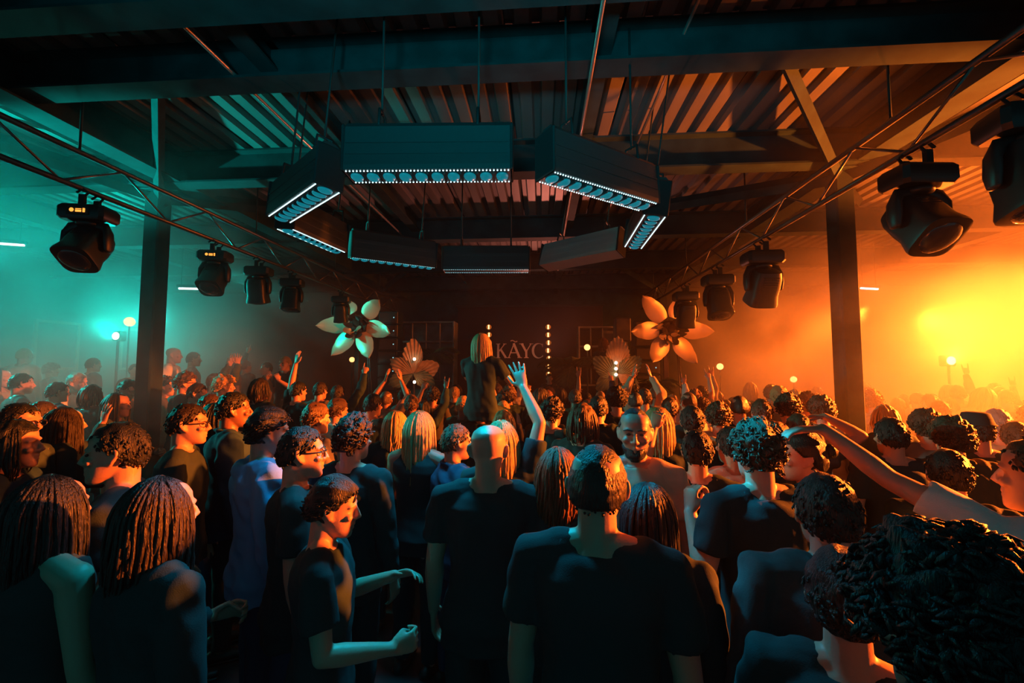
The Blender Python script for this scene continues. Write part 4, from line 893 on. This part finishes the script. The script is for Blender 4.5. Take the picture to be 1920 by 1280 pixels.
# ------------------------------------------------------------------ the crowd, nearest first
POSES['reach'] = dict(l=LOW, r=((.22, .18, 1), (-.42, .45, .85), (-.30, .35, 1), (-.1, 1, -.2), 'open'), hp=6)
POSES['wave'] = dict(l=LOW, r=((.45, .45, -.35), (.12, .25, 1), (.15, .05, 1), (0, 1, 0), 'open'))
POSES['sit']['legs'] = ((.30, .93, -.20), (.02, .12, -1))
PEOPLE = [
 # px, top, Y, turn, pose, hair, hair colour, garment, garment colour, label, options
 (1785, 1003, .75, 8, 'stand', 'afro', 'black', 'jacket', 'black', 'person with a huge dark curly head of hair filling the bottom right corner', dict(skin=2)),
 (1580, 1034, 1.15, -30, 'female', 'back', 'dark', 'long', 'black', 'short person with a smooth orange lit hairline, just left of the huge curly head', {}),
 (1545, 889, 1.46, -12, 'stand', 'short', 'dark', 'jacket', 'charcoal', 'man in a dark jacket with orange rimmed short hair', dict(wide=1.04, legs='grey')),
 (1415, 786, 1.98, 8, 'bend', 'textured', 'brown', 'tee', 'black', 'man with cyan lit wavy hair and a cyan patch on his shoulder', {}),
 (1950, 822, 1.6, -6, 'side_reach', 'short', 'brown', 'tee', 'white', 'man in a white t-shirt stretching his bare arm out over the orange crowd', {}),
 (1120, 832, 1.38, -14, 'stand', 'buzz', 'dark', 'tee', 'black', 'broad man with receding cropped hair and orange lit right ear, back to us', dict(wide=1.06)),
 (1215, 905, 1.68, -22, 'female', 'long', 'black', 'long', 'black', 'woman with long black hair beside the broad man with receding hair', {}),
 (916, 798, 2.05, 0, 'stand', 'none', 'black', 'tee', 'black', 'bald man with a cyan highlight on his scalp, back to us', dict(wide=1.08)),
 (1190, 764, 2.32, 168, 'stand', 'receding', 'black', 'tee', 'beige', 'balding bearded man facing us, half his face lit orange', dict(extra=('beard', 'eye', 'brow'), skin=1)),
 (940, 788, 2.56, 0, 'reach', 'long', 'blond', 'tee', 'black', 'blond person behind the bald man raising a bare arm high with open hand', {}),
 (1046, 838, 2.05, -8, 'female', 'wavy', 'auburn', 'long', 'black', 'woman with wavy auburn hair between the bald man and the broad man', {}),
 (568, 800, 2.06, -62, 'stand', 'short', 'black', 'tee', 'black', 'man in thick glasses facing right, face lit orange', dict(extra=('glasses', 'eye', 'brow'))),
 (222, 793, 1.78, 122, 'stand', 'short', 'black', 'tee', 'charcoal', 'man in dark profile looking left with a glowing orange ear', dict(extra=('eye',))),
 (100, 890, 1.42, -12, 'female', 'long', 'black', 'vest', 'black', 'woman with long black hair and bare shoulder at the dark bottom left', {}),
 (305, 893, 1.38, -25, 'female', 'wavy', 'dark', 'long', 'black', 'person with wavy dark hair, one side tinged red, below the man in dark profile', {}),
 (627, 895, 1.72, -72, 'front', 'back', 'black', 'tee', 'black', 'short woman with slicked dark hair beside the man in thick glasses', {}),
 (505, 760, 2.36, -48, 'stand', 'quiff', 'black', 'hoodie', 'blue', 'man in a blue hoodie with cyan lit combed up hair', dict(extra=('eye',))),
 (665, 776, 2.42, -14, 'stand', 'textured', 'dark', 'long', 'black', 'man with messy dark curls, back to us, between the glasses man and the bald man', {}),
 (440, 735, 3.1, -52, 'stand', 'short', 'black', 'jacket', 'navy', 'tall dark haired man in a navy jacket left of the blue hoodie', dict(skin=2)),
 (355, 757, 2.64, -62, 'stand', 'short', 'dark', 'tee', 'charcoal', 'bespectacled man facing right beside the tall navy jacket', dict(extra=('glasses', 'eye'))),
 (371, 718, 4.75, -66, 'front', 'short', 'dark', 'tee', 'charcoal', 'man with an undercut facing right just right of the left column', dict(z0=.2)),
 (394, 738, 4.25, -72, 'front', 'short', 'brown', 'long', 'grey', 'young person with side lit face behind the bespectacled man', {}),
 (311, 705, 5.4, -62, 'stand', 'textured', 'dark', 'jacket', 'beige', 'man in an open beige jacket close to the right side of the left column', dict(z0=.2)),
 (350, 697, 5.0, -55, 'stand', 'textured', 'brown', 'hoodie', 'grey', 'man with teal lit fringe and glasses behind the open beige jacket', dict(z0=.2, extra=('glasses',))),
 (422, 702, 5.3, -48, 'stand', 'curly', 'blond', 'tee', 'white', 'person with pale teal lit curls above the tall navy jacket', dict(z0=.2)),
 (408, 755, 3.35, -78, 'female', 'long', 'black', 'long', 'navy', 'woman with an orange lit cheek squeezed behind the tall navy jacket', {}),
 (240, 709, 5.0, -86, 'bow', 'short', 'black', 'tee', 'grey', 'man looking down in profile just left of the left column', dict(z0=.2)),
 (222, 736, 4.25, -70, 'female', 'long', 'black', 'long', 'charcoal', 'long haired woman in front of the man looking down', {}),
 (40, 756, 2.62, -76, 'stand', 'short', 'black', 'tee', 'charcoal', 'man in dark rimmed glasses facing right at the left edge', dict(extra=('glasses', 'eye'))),
 (30, 790, 2.15, -58, 'female', 'bob', 'black', 'long', 'navy', 'person with a dark bob below the glasses man at the left edge', {}),
 (125, 763, 3.05, -34, 'female', 'verylong', 'dark', 'long', 'charcoal', 'woman with very long straight hair seen from behind in teal haze', {}),
 (146, 700, 5.3, -80, 'stand', 'back', 'grey', 'hoodie', 'white', 'person in a pale hooded top glowing teal left of the left column', dict(z0=.2)),
 (82, 752, 3.7, -6, 'wave', 'short', 'dark', 'long', 'charcoal', 'person waving an open hand with a wristband in the teal haze', {}),
 (47, 652, 6.6, 8, 'stand', 'buzz', 'blond', 'tee', 'white', 'man with cropped pale hair and white t-shirt standing high at the far left', dict(z0=.55)),
 (2, 690, 5.5, -64, 'female', 'long', 'dark', 'vest', 'beige', 'person in a sleeveless beige top cut by the left edge', dict(z0=.2)),
 (42, 700, 4.9, -28, 'stand', 'short', 'black', 'tee', 'grey', 'broad back in a grey t-shirt below the cropped pale haired man', dict(z0=.2)),
 (98, 680, 7.2, -30, 'stand', 'curly', 'black', 'long', 'charcoal', 'dim curly head on the platform right of the white t-shirt', dict(z0=.55)),
 (176, 671, 6.9, -20, 'stand', 'short', 'dark', 'tee', 'navy', 'faint man standing under the teal blinder lamp', dict(z0=.55)),
 (254, 682, 6.7, -110, 'stand', 'short', 'black', 'tee', 'black', 'man whose face peeks out left of the left column', dict(z0=.55)),
 (174, 722, 4.72, -14, 'stand', 'bob', 'black', 'long', 'black', 'round dark head in front of the pale hooded top', dict(z0=.2)),
 (110, 716, 4.75, -22, 'stand', 'short', 'dark', 'long', 'navy', 'dark haired back between the grey t-shirt and the pale hooded top', dict(z0=.2)),
 (326, 652, 6.5, -62, 'stand', 'none', 'black', 'long', 'white', 'bald man in a white shirt standing high right of the left column', dict(z0=.55)),
 (364, 660, 7.3, -42, 'stand', 'short', 'black', 'tee', 'black', 'man in a black t-shirt on the platform right of the bald white shirt', dict(z0=.55)),
 (404, 700, 6.2, -30, 'both_up', 'short', 'dark', 'long', 'charcoal', 'person reaching both hands up before the teal platform', dict(z0=.2)),
 (440, 669, 7.4, -36, 'stand', 'bob', 'grey', 'tee', 'grey', 'pale blurred head left of the man gesturing at us', dict(z0=.55)),
 (462, 676, 8.0, -20, 'horns', 'short', 'dark', 'long', 'black', 'far person with one hand up under the teal glow', dict(z0=.55)),
 (535, 668, 6.9, 168, 'gesture', 'short', 'blond', 'tee', 'black', 'blond man facing us with both hands held up on the platform', dict(z0=.55, extra=('eye', 'brow'))),
 (500, 679, 7.6, 140, 'stand', 'short', 'black', 'tee', 'charcoal', 'dim man behind the blond man facing us', dict(z0=.55)),
 (488, 710, 4.85, -18, 'stand', 'bob', 'dark', 'long', 'charcoal', 'big round dark head above the blue hoodie', dict(z0=.2)),
 (560, 715, 5.1, -26, 'left_up', 'short', 'black', 'tee', 'black', 'man with a raised bare arm and spread fingers in the teal haze', dict(z0=.2)),
 (601, 716, 5.6, -8, 'stand', 'short', 'dark', 'long', 'grey', 'dark head right of the raised bare arm', dict(z0=.2)),
 (634, 722, 6.0, -4, 'point', 'short', 'dark', 'long', 'black', 'person pointing one finger up left of the left metal flower pole', {}),
 (594, 757, 3.45, -34, 'stand', 'back', 'brown', 'hoodie', 'grey', 'person in a grey hooded top behind the man in thick glasses', {}),
 (634, 748, 4.3, -30, 'stand', 'back', 'brown', 'jacket', 'white', 'brown haired person in a pale jacket above the messy dark curls', {}),
 (700, 738, 4.6, -18, 'stand', 'short', 'black', 'tee', 'black', 'dark haired man near the foot of the left metal flower', {}),
 (788, 770, 3.02, -12, 'female', 'verylong', 'blond', 'vest', 'black', 'woman with very long blond hair left of the bald man', {}),
 (742, 770, 3.5, 14, 'female', 'wavy', 'blond', 'jacket', 'black', 'frizzy haired person shining cyan left of the very long blond hair', {}),
 (856, 795, 2.86, -56, 'stand', 'short', 'brown', 'jacket', 'navy', 'man facing right with orange lit cropped hair touching the bald man', dict(extra=('eye',))),
 (945, 770, 4.0, -28, 'female', 'bob', 'blond', 'long', 'black', 'blond bob just right of the pair carrying each other', {}),
 (1036, 745, 3.95, -26, 'stand', 'textured', 'dark', 'long', 'black', 'man with tousled dark hair right of the raised bare arm', {}),
 (1092, 757, 3.3, -32, 'female', 'bob', 'brown', 'long', 'charcoal', 'brown bob with orange edge above the broad man with receding hair', {}),
 (1122, 742, 4.1, -20, 'stand', 'short', 'black', 'jacket', 'black', 'man in a black jacket with orange lit cheek left of the bearded man', {}),
 (1155, 724, 5.0, 0, 'stand', 'curly', 'black', 'tee', 'black', 'round head of black curls below the palm leaf shield', {}),
 (1208, 728, 5.7, -6, 'both_up', 'short', 'dark', 'long', 'beige', 'person clapping both hands above the head beside the palm leaf shield', {}),
 (1232, 762, 3.2, -4, 'female', 'long', 'blond', 'long', 'black', 'woman with long orange lit blond hair right of the bearded man', {}),
 (1256, 745, 4.5, -22, 'stand', 'short', 'brown', 'tee', 'charcoal', 'short haired man before the right metal flower pole', {}),
 (1306, 806, 2.56, -14, 'phone', 'short', 'black', 'tee', 'black', 'man with neat short black hair and one raised hand left of the cyan hair', dict(mirror=True)),
 (1297, 760, 3.4, -10, 'stand', 'short', 'dark', 'tee', 'charcoal', 'dark haired man directly behind the neat short black hair', {}),
 (1346, 753, 3.85, -14, 'stand', 'textured', 'brown', 'hoodie', 'beige', 'brown haired person in a beige hooded top, centre right', {}),
 (1386, 741, 4.5, -20, 'stand', 'buzz', 'dark', 'tee', 'black', 'man with shaved head glowing orange right of the beige hooded top', {}),
 (1427, 748, 4.1, -8, 'stand', 'short', 'brown', 'tee', 'black', 'man with a thick square haircut above the cyan hair', {}),
 (1476, 737, 4.15, -16, 'stand', 'textured', 'brown', 'tee', 'beige', 'man in a beige t-shirt with glowing tousled hair', {}),
 (1460, 724, 5.3, -24, 'stand', 'back', 'blond', 'long', 'grey', 'pale combed head behind the glowing tousled hair', {}),
 (1512, 735, 4.78, -20, 'stand', 'textured', 'blond', 'hoodie', 'grey', 'blond tousled head left of the right column', {}),
 (1538, 741, 4.4, -10, 'stand', 'curly', 'brown', 'jacket', 'beige', 'brown curls touching the left side of the right column', {}),
 (1497, 775, 3.35, -20, 'on_head', 'short', 'brown', 'tee', 'grey', 'person resting one hand on the head left of the right column', {}),
 (1502, 812, 2.34, 76, 'female', 'bun', 'black', 'jacket', 'black', 'young woman in profile looking left with tied back black hair', dict(extra=('eye', 'brow'))),
 (1368, 800, 2.85, 6, 'stand', 'short', 'dark', 'tee', 'white', 'person in a pale t-shirt half hidden by the cyan haired man', {}),
 (1455, 793, 3.0, -22, 'stand', 'back', 'auburn', 'long', 'black', 'auburn head peeking out right of the cyan hair', {}),
 (1632, 730, 5.25, -12, 'stand', 'textured', 'blond', 'jacket', 'beige', 'pale haired person right of the right column in bright haze', {}),
 (1668, 783, 3.0, -10, 'stand', 'short', 'dark', 'tee', 'charcoal', 'dark head over the stretched forearm', {}),
 (1735, 766, 3.7, -20, 'stand', 'curly', 'brown', 'long', 'grey', 'halo of curls in the orange haze above the stretched arm', {}),
 (1780, 780, 3.05, -16, 'stand', 'curly', 'brown', 'jacket', 'olive', 'large brown curls right of the halo of curls', {}),
 (1776, 843, 2.2, -26, 'stand', 'short', 'black', 'jacket', 'black', 'dark head and broad jacket behind the stretched arm', {}),
 (1828, 775, 3.3, -10, 'stand', 'short', 'dark', 'long', 'black', 'person in a tall brimmed hat in the orange haze', dict(extra=('bucket_hat',))),
 (1868, 768, 3.95, -26, 'stand', 'back', 'grey', 'long', 'beige', 'grey combed head right of the tall brimmed hat', {}),
 (1903, 790, 3.5, -40, 'stand', 'short', 'brown', 'tee', 'grey', 'brown haired person at the right edge above the white t-shirt man', {}),
 (1658, 760, 4.2, -10, 'female', 'bob', 'blond', 'long', 'charcoal', 'bob haired person right of the right column behind the dark head', {}),
]
# brows and eyes for faces that show
def face_part(kind):
    key = 'acc_' + kind
    if key in HAIR: return HAIR[key]
    out = []
    for s in (-1, 1):
        g = G()
        if kind == 'brow': g.tube([(s * .014, .0965, .0275), (s * .034, .0955, .032), (s * .054, .0795, .026)], [.003, .0042, .0025], 6)
        else: g.ell((s * .031, .0855, .008), (.0115, .006, .0062), None, 12, 8); 
        out.append(g.mesh('eyebrow' if kind == 'brow' else 'eye'))
    HAIR[key] = out; return out
EYE = mat('dark_eye', (.05, .035, .03), .15)
def add_face(b, pr, extra, haircol):
    hl, hr = pr['HM'].to_translation(), pr['HM'].to_euler()
    for k in ('eye', 'brow'):
        if k in extra:
            for me in face_part(k): link(me.name.split('.')[0], me, EYE if k == 'eye' else HAIRS[haircol], b, hl, hr)
GROUP = 'people dancing in the crowd'
for row in PEOPLE:
    o = dict(row[10]); ex = o.pop('extra', ()); o.setdefault('legs', random.choice(['black', 'denim', 'charcoal', 'navy']))
    b = crowd(*row[:10], group=GROUP, extra=[e for e in ex if e not in ('eye', 'brow')], **o)
    add_face(b, proto(row[4]), ex, row[6])
# the pair: one carries the other on the shoulders
c = at(903, 626, 4.6)
car = person((c.x, 4.68, 0), R(0), 'carry', 'short', 'dark', 'tee', 'black', 0, 'man carrying a long haired woman on his shoulders', 1.0, group=GROUP)
person((c.x, 4.60, c.z - 1.755 * .97), R(-14), 'sit', 'verylong', 'blond', 'tee', 'black', 0, 'woman with very long blond hair riding on a man\'s shoulders, one arm up', .97, group=GROUP, shoes=True)
# stage people
crowd(1132, 634, 9.1, -30, 'female', 'bob', 'auburn', 'tee', 'black', 'dancer with an auburn bob standing on the podium behind the palm leaf shield', z0=.94, group='people on the stage')
crowd(1030, 700, 11.2, 178, 'front', 'short', 'dark', 'tee', 'charcoal', 'dj in a dark t-shirt facing us behind the counter', z0=.2, group='people on the stage')
crowd(955, 703, 11.2, 178, 'front', 'back', 'black', 'tee', 'black', 'second dj in black behind the counter, nearer the raised woman', z0=.2, group='people on the stage')
# the far rows before the stage
def taken(x, y, r): return any((b.location.x - x) ** 2 + (b.location.y - y) ** 2 < r * r for b, _ in BOOK)
rnd = random.Random(21)
LAND = [(-9, 640, 'before the teal glow'), (640, 745, 'below the left metal flower'), (745, 860, 'before the left leaf fan'), (860, 960, 'behind the carried woman'), (960, 1060, 'under the serif letters'), (1060, 1140, 'before the green palm'), (1140, 1215, 'before the palm leaf shield'), (1215, 1330, 'below the right metal flower'), (1330, 1450, 'in red haze'), (1450, 1590, 'left of the right column'), (1590, 2200, 'past the right column')]
HD = {'short': 'short', 'textured': 'tousled', 'bob': 'bobbed', 'long': 'long', 'curly': 'curly', 'back': 'combed', 'buzz': 'cropped', 'wavy': 'wavy', 'pony': 'ponytailed'}
PD = {'stand': '', 'front': ', arms folded forward', 'point': ', one finger up', 'horns': ', two fingers up', 'both_up': ', both hands up', 'right_up': ', one hand up', 'left_up': ', left hand up', 'phone': ', hand lifted to the face', 'fist': ', fist up', 'female': '', 'look_up': ', chin lifted'}
ROWS = ['far row one', 'far row two', 'far row three', 'far row four', 'the last row']
PD2 = {'point': 'pointing up', 'horns': 'two fingers up', 'both_up': 'both hands up', 'right_up': 'hand up', 'left_up': 'hand up', 'phone': 'lifting a hand'}
ORD = ['first', 'second', 'third', 'fourth', 'fifth', 'sixth', 'seventh', 'eighth', 'ninth']
far = []
for r, (Y, dx) in enumerate(((5.25, .56), (5.85, .54), (6.45, .54), (7.05, .56), (7.7, .56))):
    x = -3.2 + rnd.random() * .3 if Y < 5.0 else -2.2 + rnd.random() * .3
    while x < 8.6:
        xx, yy = x + rnd.uniform(-.08, .08), Y + rnd.uniform(-.14, .14); x += dx * (1 if x < 4 else 1.25)
        if taken(xx, yy, .40): continue
        far.append((r, xx, yy))
cnt = {}; total = {}
def land(px): return next(t for a, b, t in LAND if a <= px < b)
def project(p):
    q = CM.transposed() @ (Vector(p) - CAM); return 960 - q.x / q.z * FPX, 640 + q.y / q.z * FPX
for i, (r, x, y) in enumerate(sorted(far)):
    px = project((x, y, 1.7))[0]
    if px > 1960: continue
    hk = rnd.choice(['short', 'short', 'textured', 'bob', 'long', 'curly', 'back', 'buzz', 'wavy', 'pony', 'short']); hc = rnd.choice(['black', 'dark', 'dark', 'brown', 'brown', 'blond', 'auburn'])
    pose = rnd.choice(['stand', 'stand', 'front', 'stand', 'point', 'horns', 'both_up', 'right_up', 'left_up', 'stand', 'phone', 'stand', 'look_up']) if 640 < px < 1340 else rnd.choice(['stand', 'stand', 'stand', 'front', 'stand', 'horns', 'look_up', 'stand'])
    if r < 1 and pose not in ('stand', 'front', 'look_up'): pose = 'stand'
    if hk in ('long', 'bob', 'wavy', 'pony') and pose == 'stand': pose = 'female'
    sh = rnd.choice(['tee', 'long', 'jacket', 'tee', 'hoodie']); sc = rnd.choice(['black', 'charcoal', 'black', 'grey', 'beige', 'navy', 'white', 'olive'])
    z = land(px); key = (r, z); k = cnt.get(key, 0); cnt[key] = k + 1
    sname = {'tee': 'top', 'long': 'jumper', 'jacket': 'jacket', 'hoodie': 'hoodie'}[sh]
    who = (HD[hk] + ' ' + hc + '-haired') + ' person'
    what = PD2.get(pose) or 'in %s %s' % (sc, sname)
    lab = ' '.join([who, what + ',', ORD[k], 'in', ROWS[r], z])
    H = rnd.uniform(1.60, 1.82); s = H / 1.763
    if len(lab.replace('-', ' ').split()) > 16: print('LONG', lab)
    person((x, y, 0), R(rnd.uniform(-35, 15)), pose, hk, hc, sh, sc, rnd.choice([0, 0, 1, 2]), lab, s, group='far rows of the crowd', legs=rnd.choice(['black', 'denim', 'charcoal']), mirror=rnd.random() < .5)
for i in range(len(BOOK)):
    for j in range(i):
        a, b = BOOK[i][0], BOOK[j][0]; d = (a.location - b.location); 
        pass

# ------------------------------------------------------------------ haze
def haze(name, lo, hi, build, step=None):
    c = [(a + b) / 2 for a, b in zip(lo, hi)]; d = [b - a for a, b in zip(lo, hi)]
    o = link(name, G().box((0, 0, 0), d).mesh(name, False), None, None, c)
    m = bpy.data.materials.new(name); m.use_nodes = True; nt = m.node_tree; nt.nodes.remove(nt.nodes['Principled BSDF'])
    v = nt.nodes.new('ShaderNodeVolumeScatter'); v.inputs['Color'].default_value = (1, 1, 1, 1); v.inputs['Anisotropy'].default_value = .1
    nt.links.new(v.outputs[0], nt.nodes['Material Output'].inputs['Volume']); build(nt, v); o.data.materials.append(m); o['kind'] = 'stuff'
    tag(o, 'thin smoke haze hanging in the whole room', 'haze')
    return o
def smoky(nt, v):
    N = nt.nodes.new; L = nt.links.new; tc = N('ShaderNodeTexCoord')
    def mrange(src, a, b, c, d, smooth=True):
        m = N('ShaderNodeMapRange'); m.interpolation_type = 'SMOOTHSTEP' if smooth else 'LINEAR'
        for i, q in enumerate((a, b, c, d)): m.inputs[i + 1].default_value = q
        L(src, m.inputs[0]); return m.outputs[0]
    def math2(op, a, b):
        m = N('ShaderNodeMath'); m.operation = op
        for i, q in enumerate((a, b)):
            if isinstance(q, (int, float)): m.inputs[i].default_value = q
            elif q is not None: L(q, m.inputs[i])
        return m.outputs[0]
    g = N('ShaderNodeNewGeometry'); sx = N('ShaderNodeSeparateXYZ'); L(g.outputs['Position'], sx.inputs[0])
    n = N('ShaderNodeTexNoise'); n.inputs['Scale'].default_value = .6; n.inputs['Detail'].default_value = 5; n.inputs['Distortion'].default_value = .9
    L(g.outputs['Position'], n.inputs['Vector'])
    puff = mrange(n.outputs['Fac'], .38, .66, .25, 2.0, False)
    side = mrange(math2('ABSOLUTE', math2('ADD', sx.outputs[0], .5), None), 2.4, 5.2, .003, .135)
    deep = mrange(sx.outputs[1], 2.8, 5.8, .14, 1.0)
    L(math2('MULTIPLY', math2('MULTIPLY', puff, side), deep), v.inputs['Density'])
haze('smoke_haze', (XL + .05, YN, .02), (XR - .05, YF - .02, 4.5), smoky)
